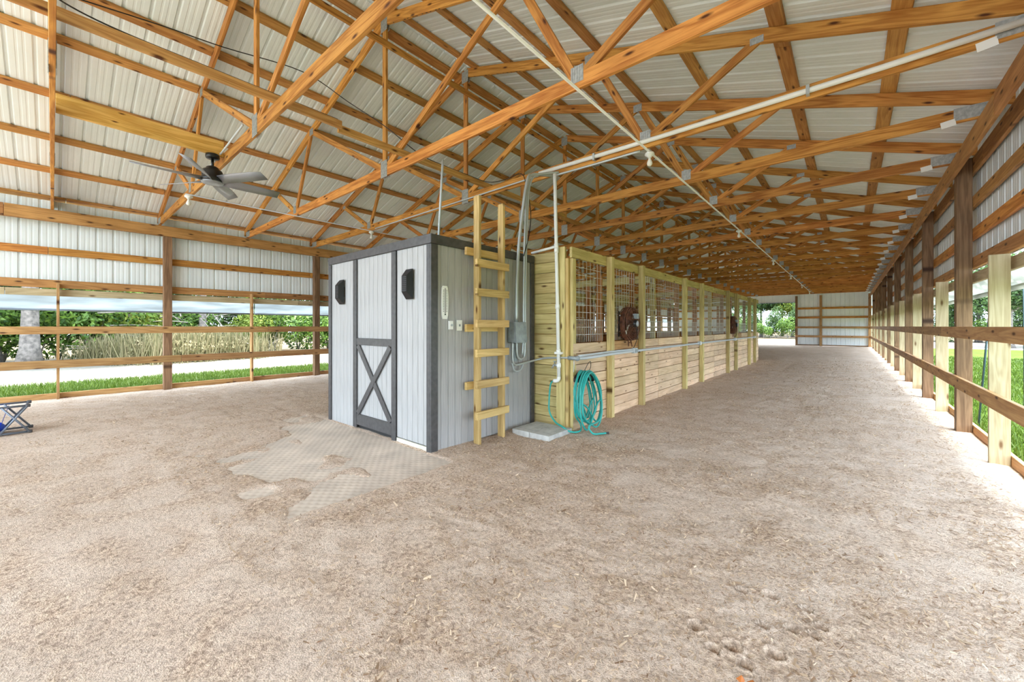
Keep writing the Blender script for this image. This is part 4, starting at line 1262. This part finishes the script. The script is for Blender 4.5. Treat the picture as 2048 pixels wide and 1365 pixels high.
# trees beyond the lawn and the far door
y = 0
G2 = 'trees beyond the lawn'
for k, (x, y, c, s, h) in enumerate([(8.0, 41, 'crown0', .95, 3.2), (10.5, 44, 'crown0', 1.1, 3.6), (5.5, 55, 'crown0', 1.0, 3.6), (8.6, 53, 'crown0', 1.25, 4.4), (11.5, 54, 'crown0', 1.3, 5.0), (14.8, 52, 'crown1', 1.2, 4.6), (3.0, 58, 'crown1', 1.1, 4.0), (18.5, 50, 'crown0', 1.4, 5.2), (0.2, 60, 'crown0', 1.2, 4.6)]):
    t = trunk(x, y, .16, h, 'broad tree beyond the right lawn, %s from the barn' % ORD[k], crown=c, cs=s); t['group'] = G2
for k in range(16):
    x = 1.0 + k*1.35
    plant('dark%d' % (k % 3) if k % 3 else 'shrub%d' % (k % 3), x, 52.5 + random.uniform(-.8, .8) - (x > 8)*1.0, random.uniform(.75, 1.05), random.uniform(0, 6), 'low green shrub along the far edge of the right lawn', 'shrub', 'shrubs beyond the lawn')
G3 = 'trees beyond the far doorway'
for k, (x, y, c, s, h) in enumerate([(-5.4, 60, 'crown1', 1.25, 4.4), (-8.6, 59, 'crown0', 1.2, 4.2), (-7.0, 65, 'crown1', 1.6, 6.0), (-3.0, 62, 'crown1', 1.3, 5.2), (-11.5, 61, 'crown0', 1.4, 5.0), (-9.8, 67, 'crown1', 1.7, 6.6)]):
    t = trunk(x, y, .15, h, 'tree seen through the far doorway, %s of the group' % ORD[k], crown=c, cs=s); t['group'] = G3
for k in range(11):
    plant(('shrub%d' if k % 2 else 'dark%d') % (k % 3), -13.5 + k*1.15, 55.5 + random.uniform(-.8, .8), random.uniform(.8, 1.15), random.uniform(0, 6), 'low green shrub at the wood edge beyond the far doorway', 'shrub', 'shrubs beyond the far doorway')

# grass blades
def blades(n, x0, x1, y0, y1, h, seed, z=-.05, pw=1.0):
    r = np.random.default_rng(seed)
    x = r.uniform(x0, x1, n); y = y0 + (y1-y0)*r.random(n)**pw
    hh = h*r.uniform(.5, 1.25, n); a = r.uniform(0, np.pi, n); w = .006*r.uniform(.7, 1.7, n)*(1 + np.clip((y-10)/12, 0, 2))
    b0 = np.stack([x-np.cos(a)*w, y-np.sin(a)*w, np.full(n, z-.02)], -1); b1 = np.stack([x+np.cos(a)*w, y+np.sin(a)*w, np.full(n, z-.02)], -1)
    tip = np.stack([x + r.normal(0, .35, n)*hh, y + r.normal(0, .35, n)*hh, z + hh], -1)
    o_ = np.stack([np.cos(a)*w*.3, np.sin(a)*w*.3, np.zeros(n)], -1)
    return np.stack([b0, b1, tip+o_, tip-o_], 1), np.clip(r.normal(.5, .25, n), 0, 1)
P, tn = blades(42000, -14.3, -11.5, -2.0, 9.0, .12, 201)
tag(new_obj('verge_grass', quads_mesh('verge_grass', P, tn, M_blade_g)), 'strip of short green grass outside the left wall', 'grass', None, 'stuff')
P1, t1 = blades(60000, 1.32, 6.5, 5.5, 26, .09, 202, pw=1.5)
tag(new_obj('lawn_grass', quads_mesh('lawn_grass', P1, t1, M_blade_g)), 'short green lawn grass outside the right wall', 'grass', None, 'stuff')
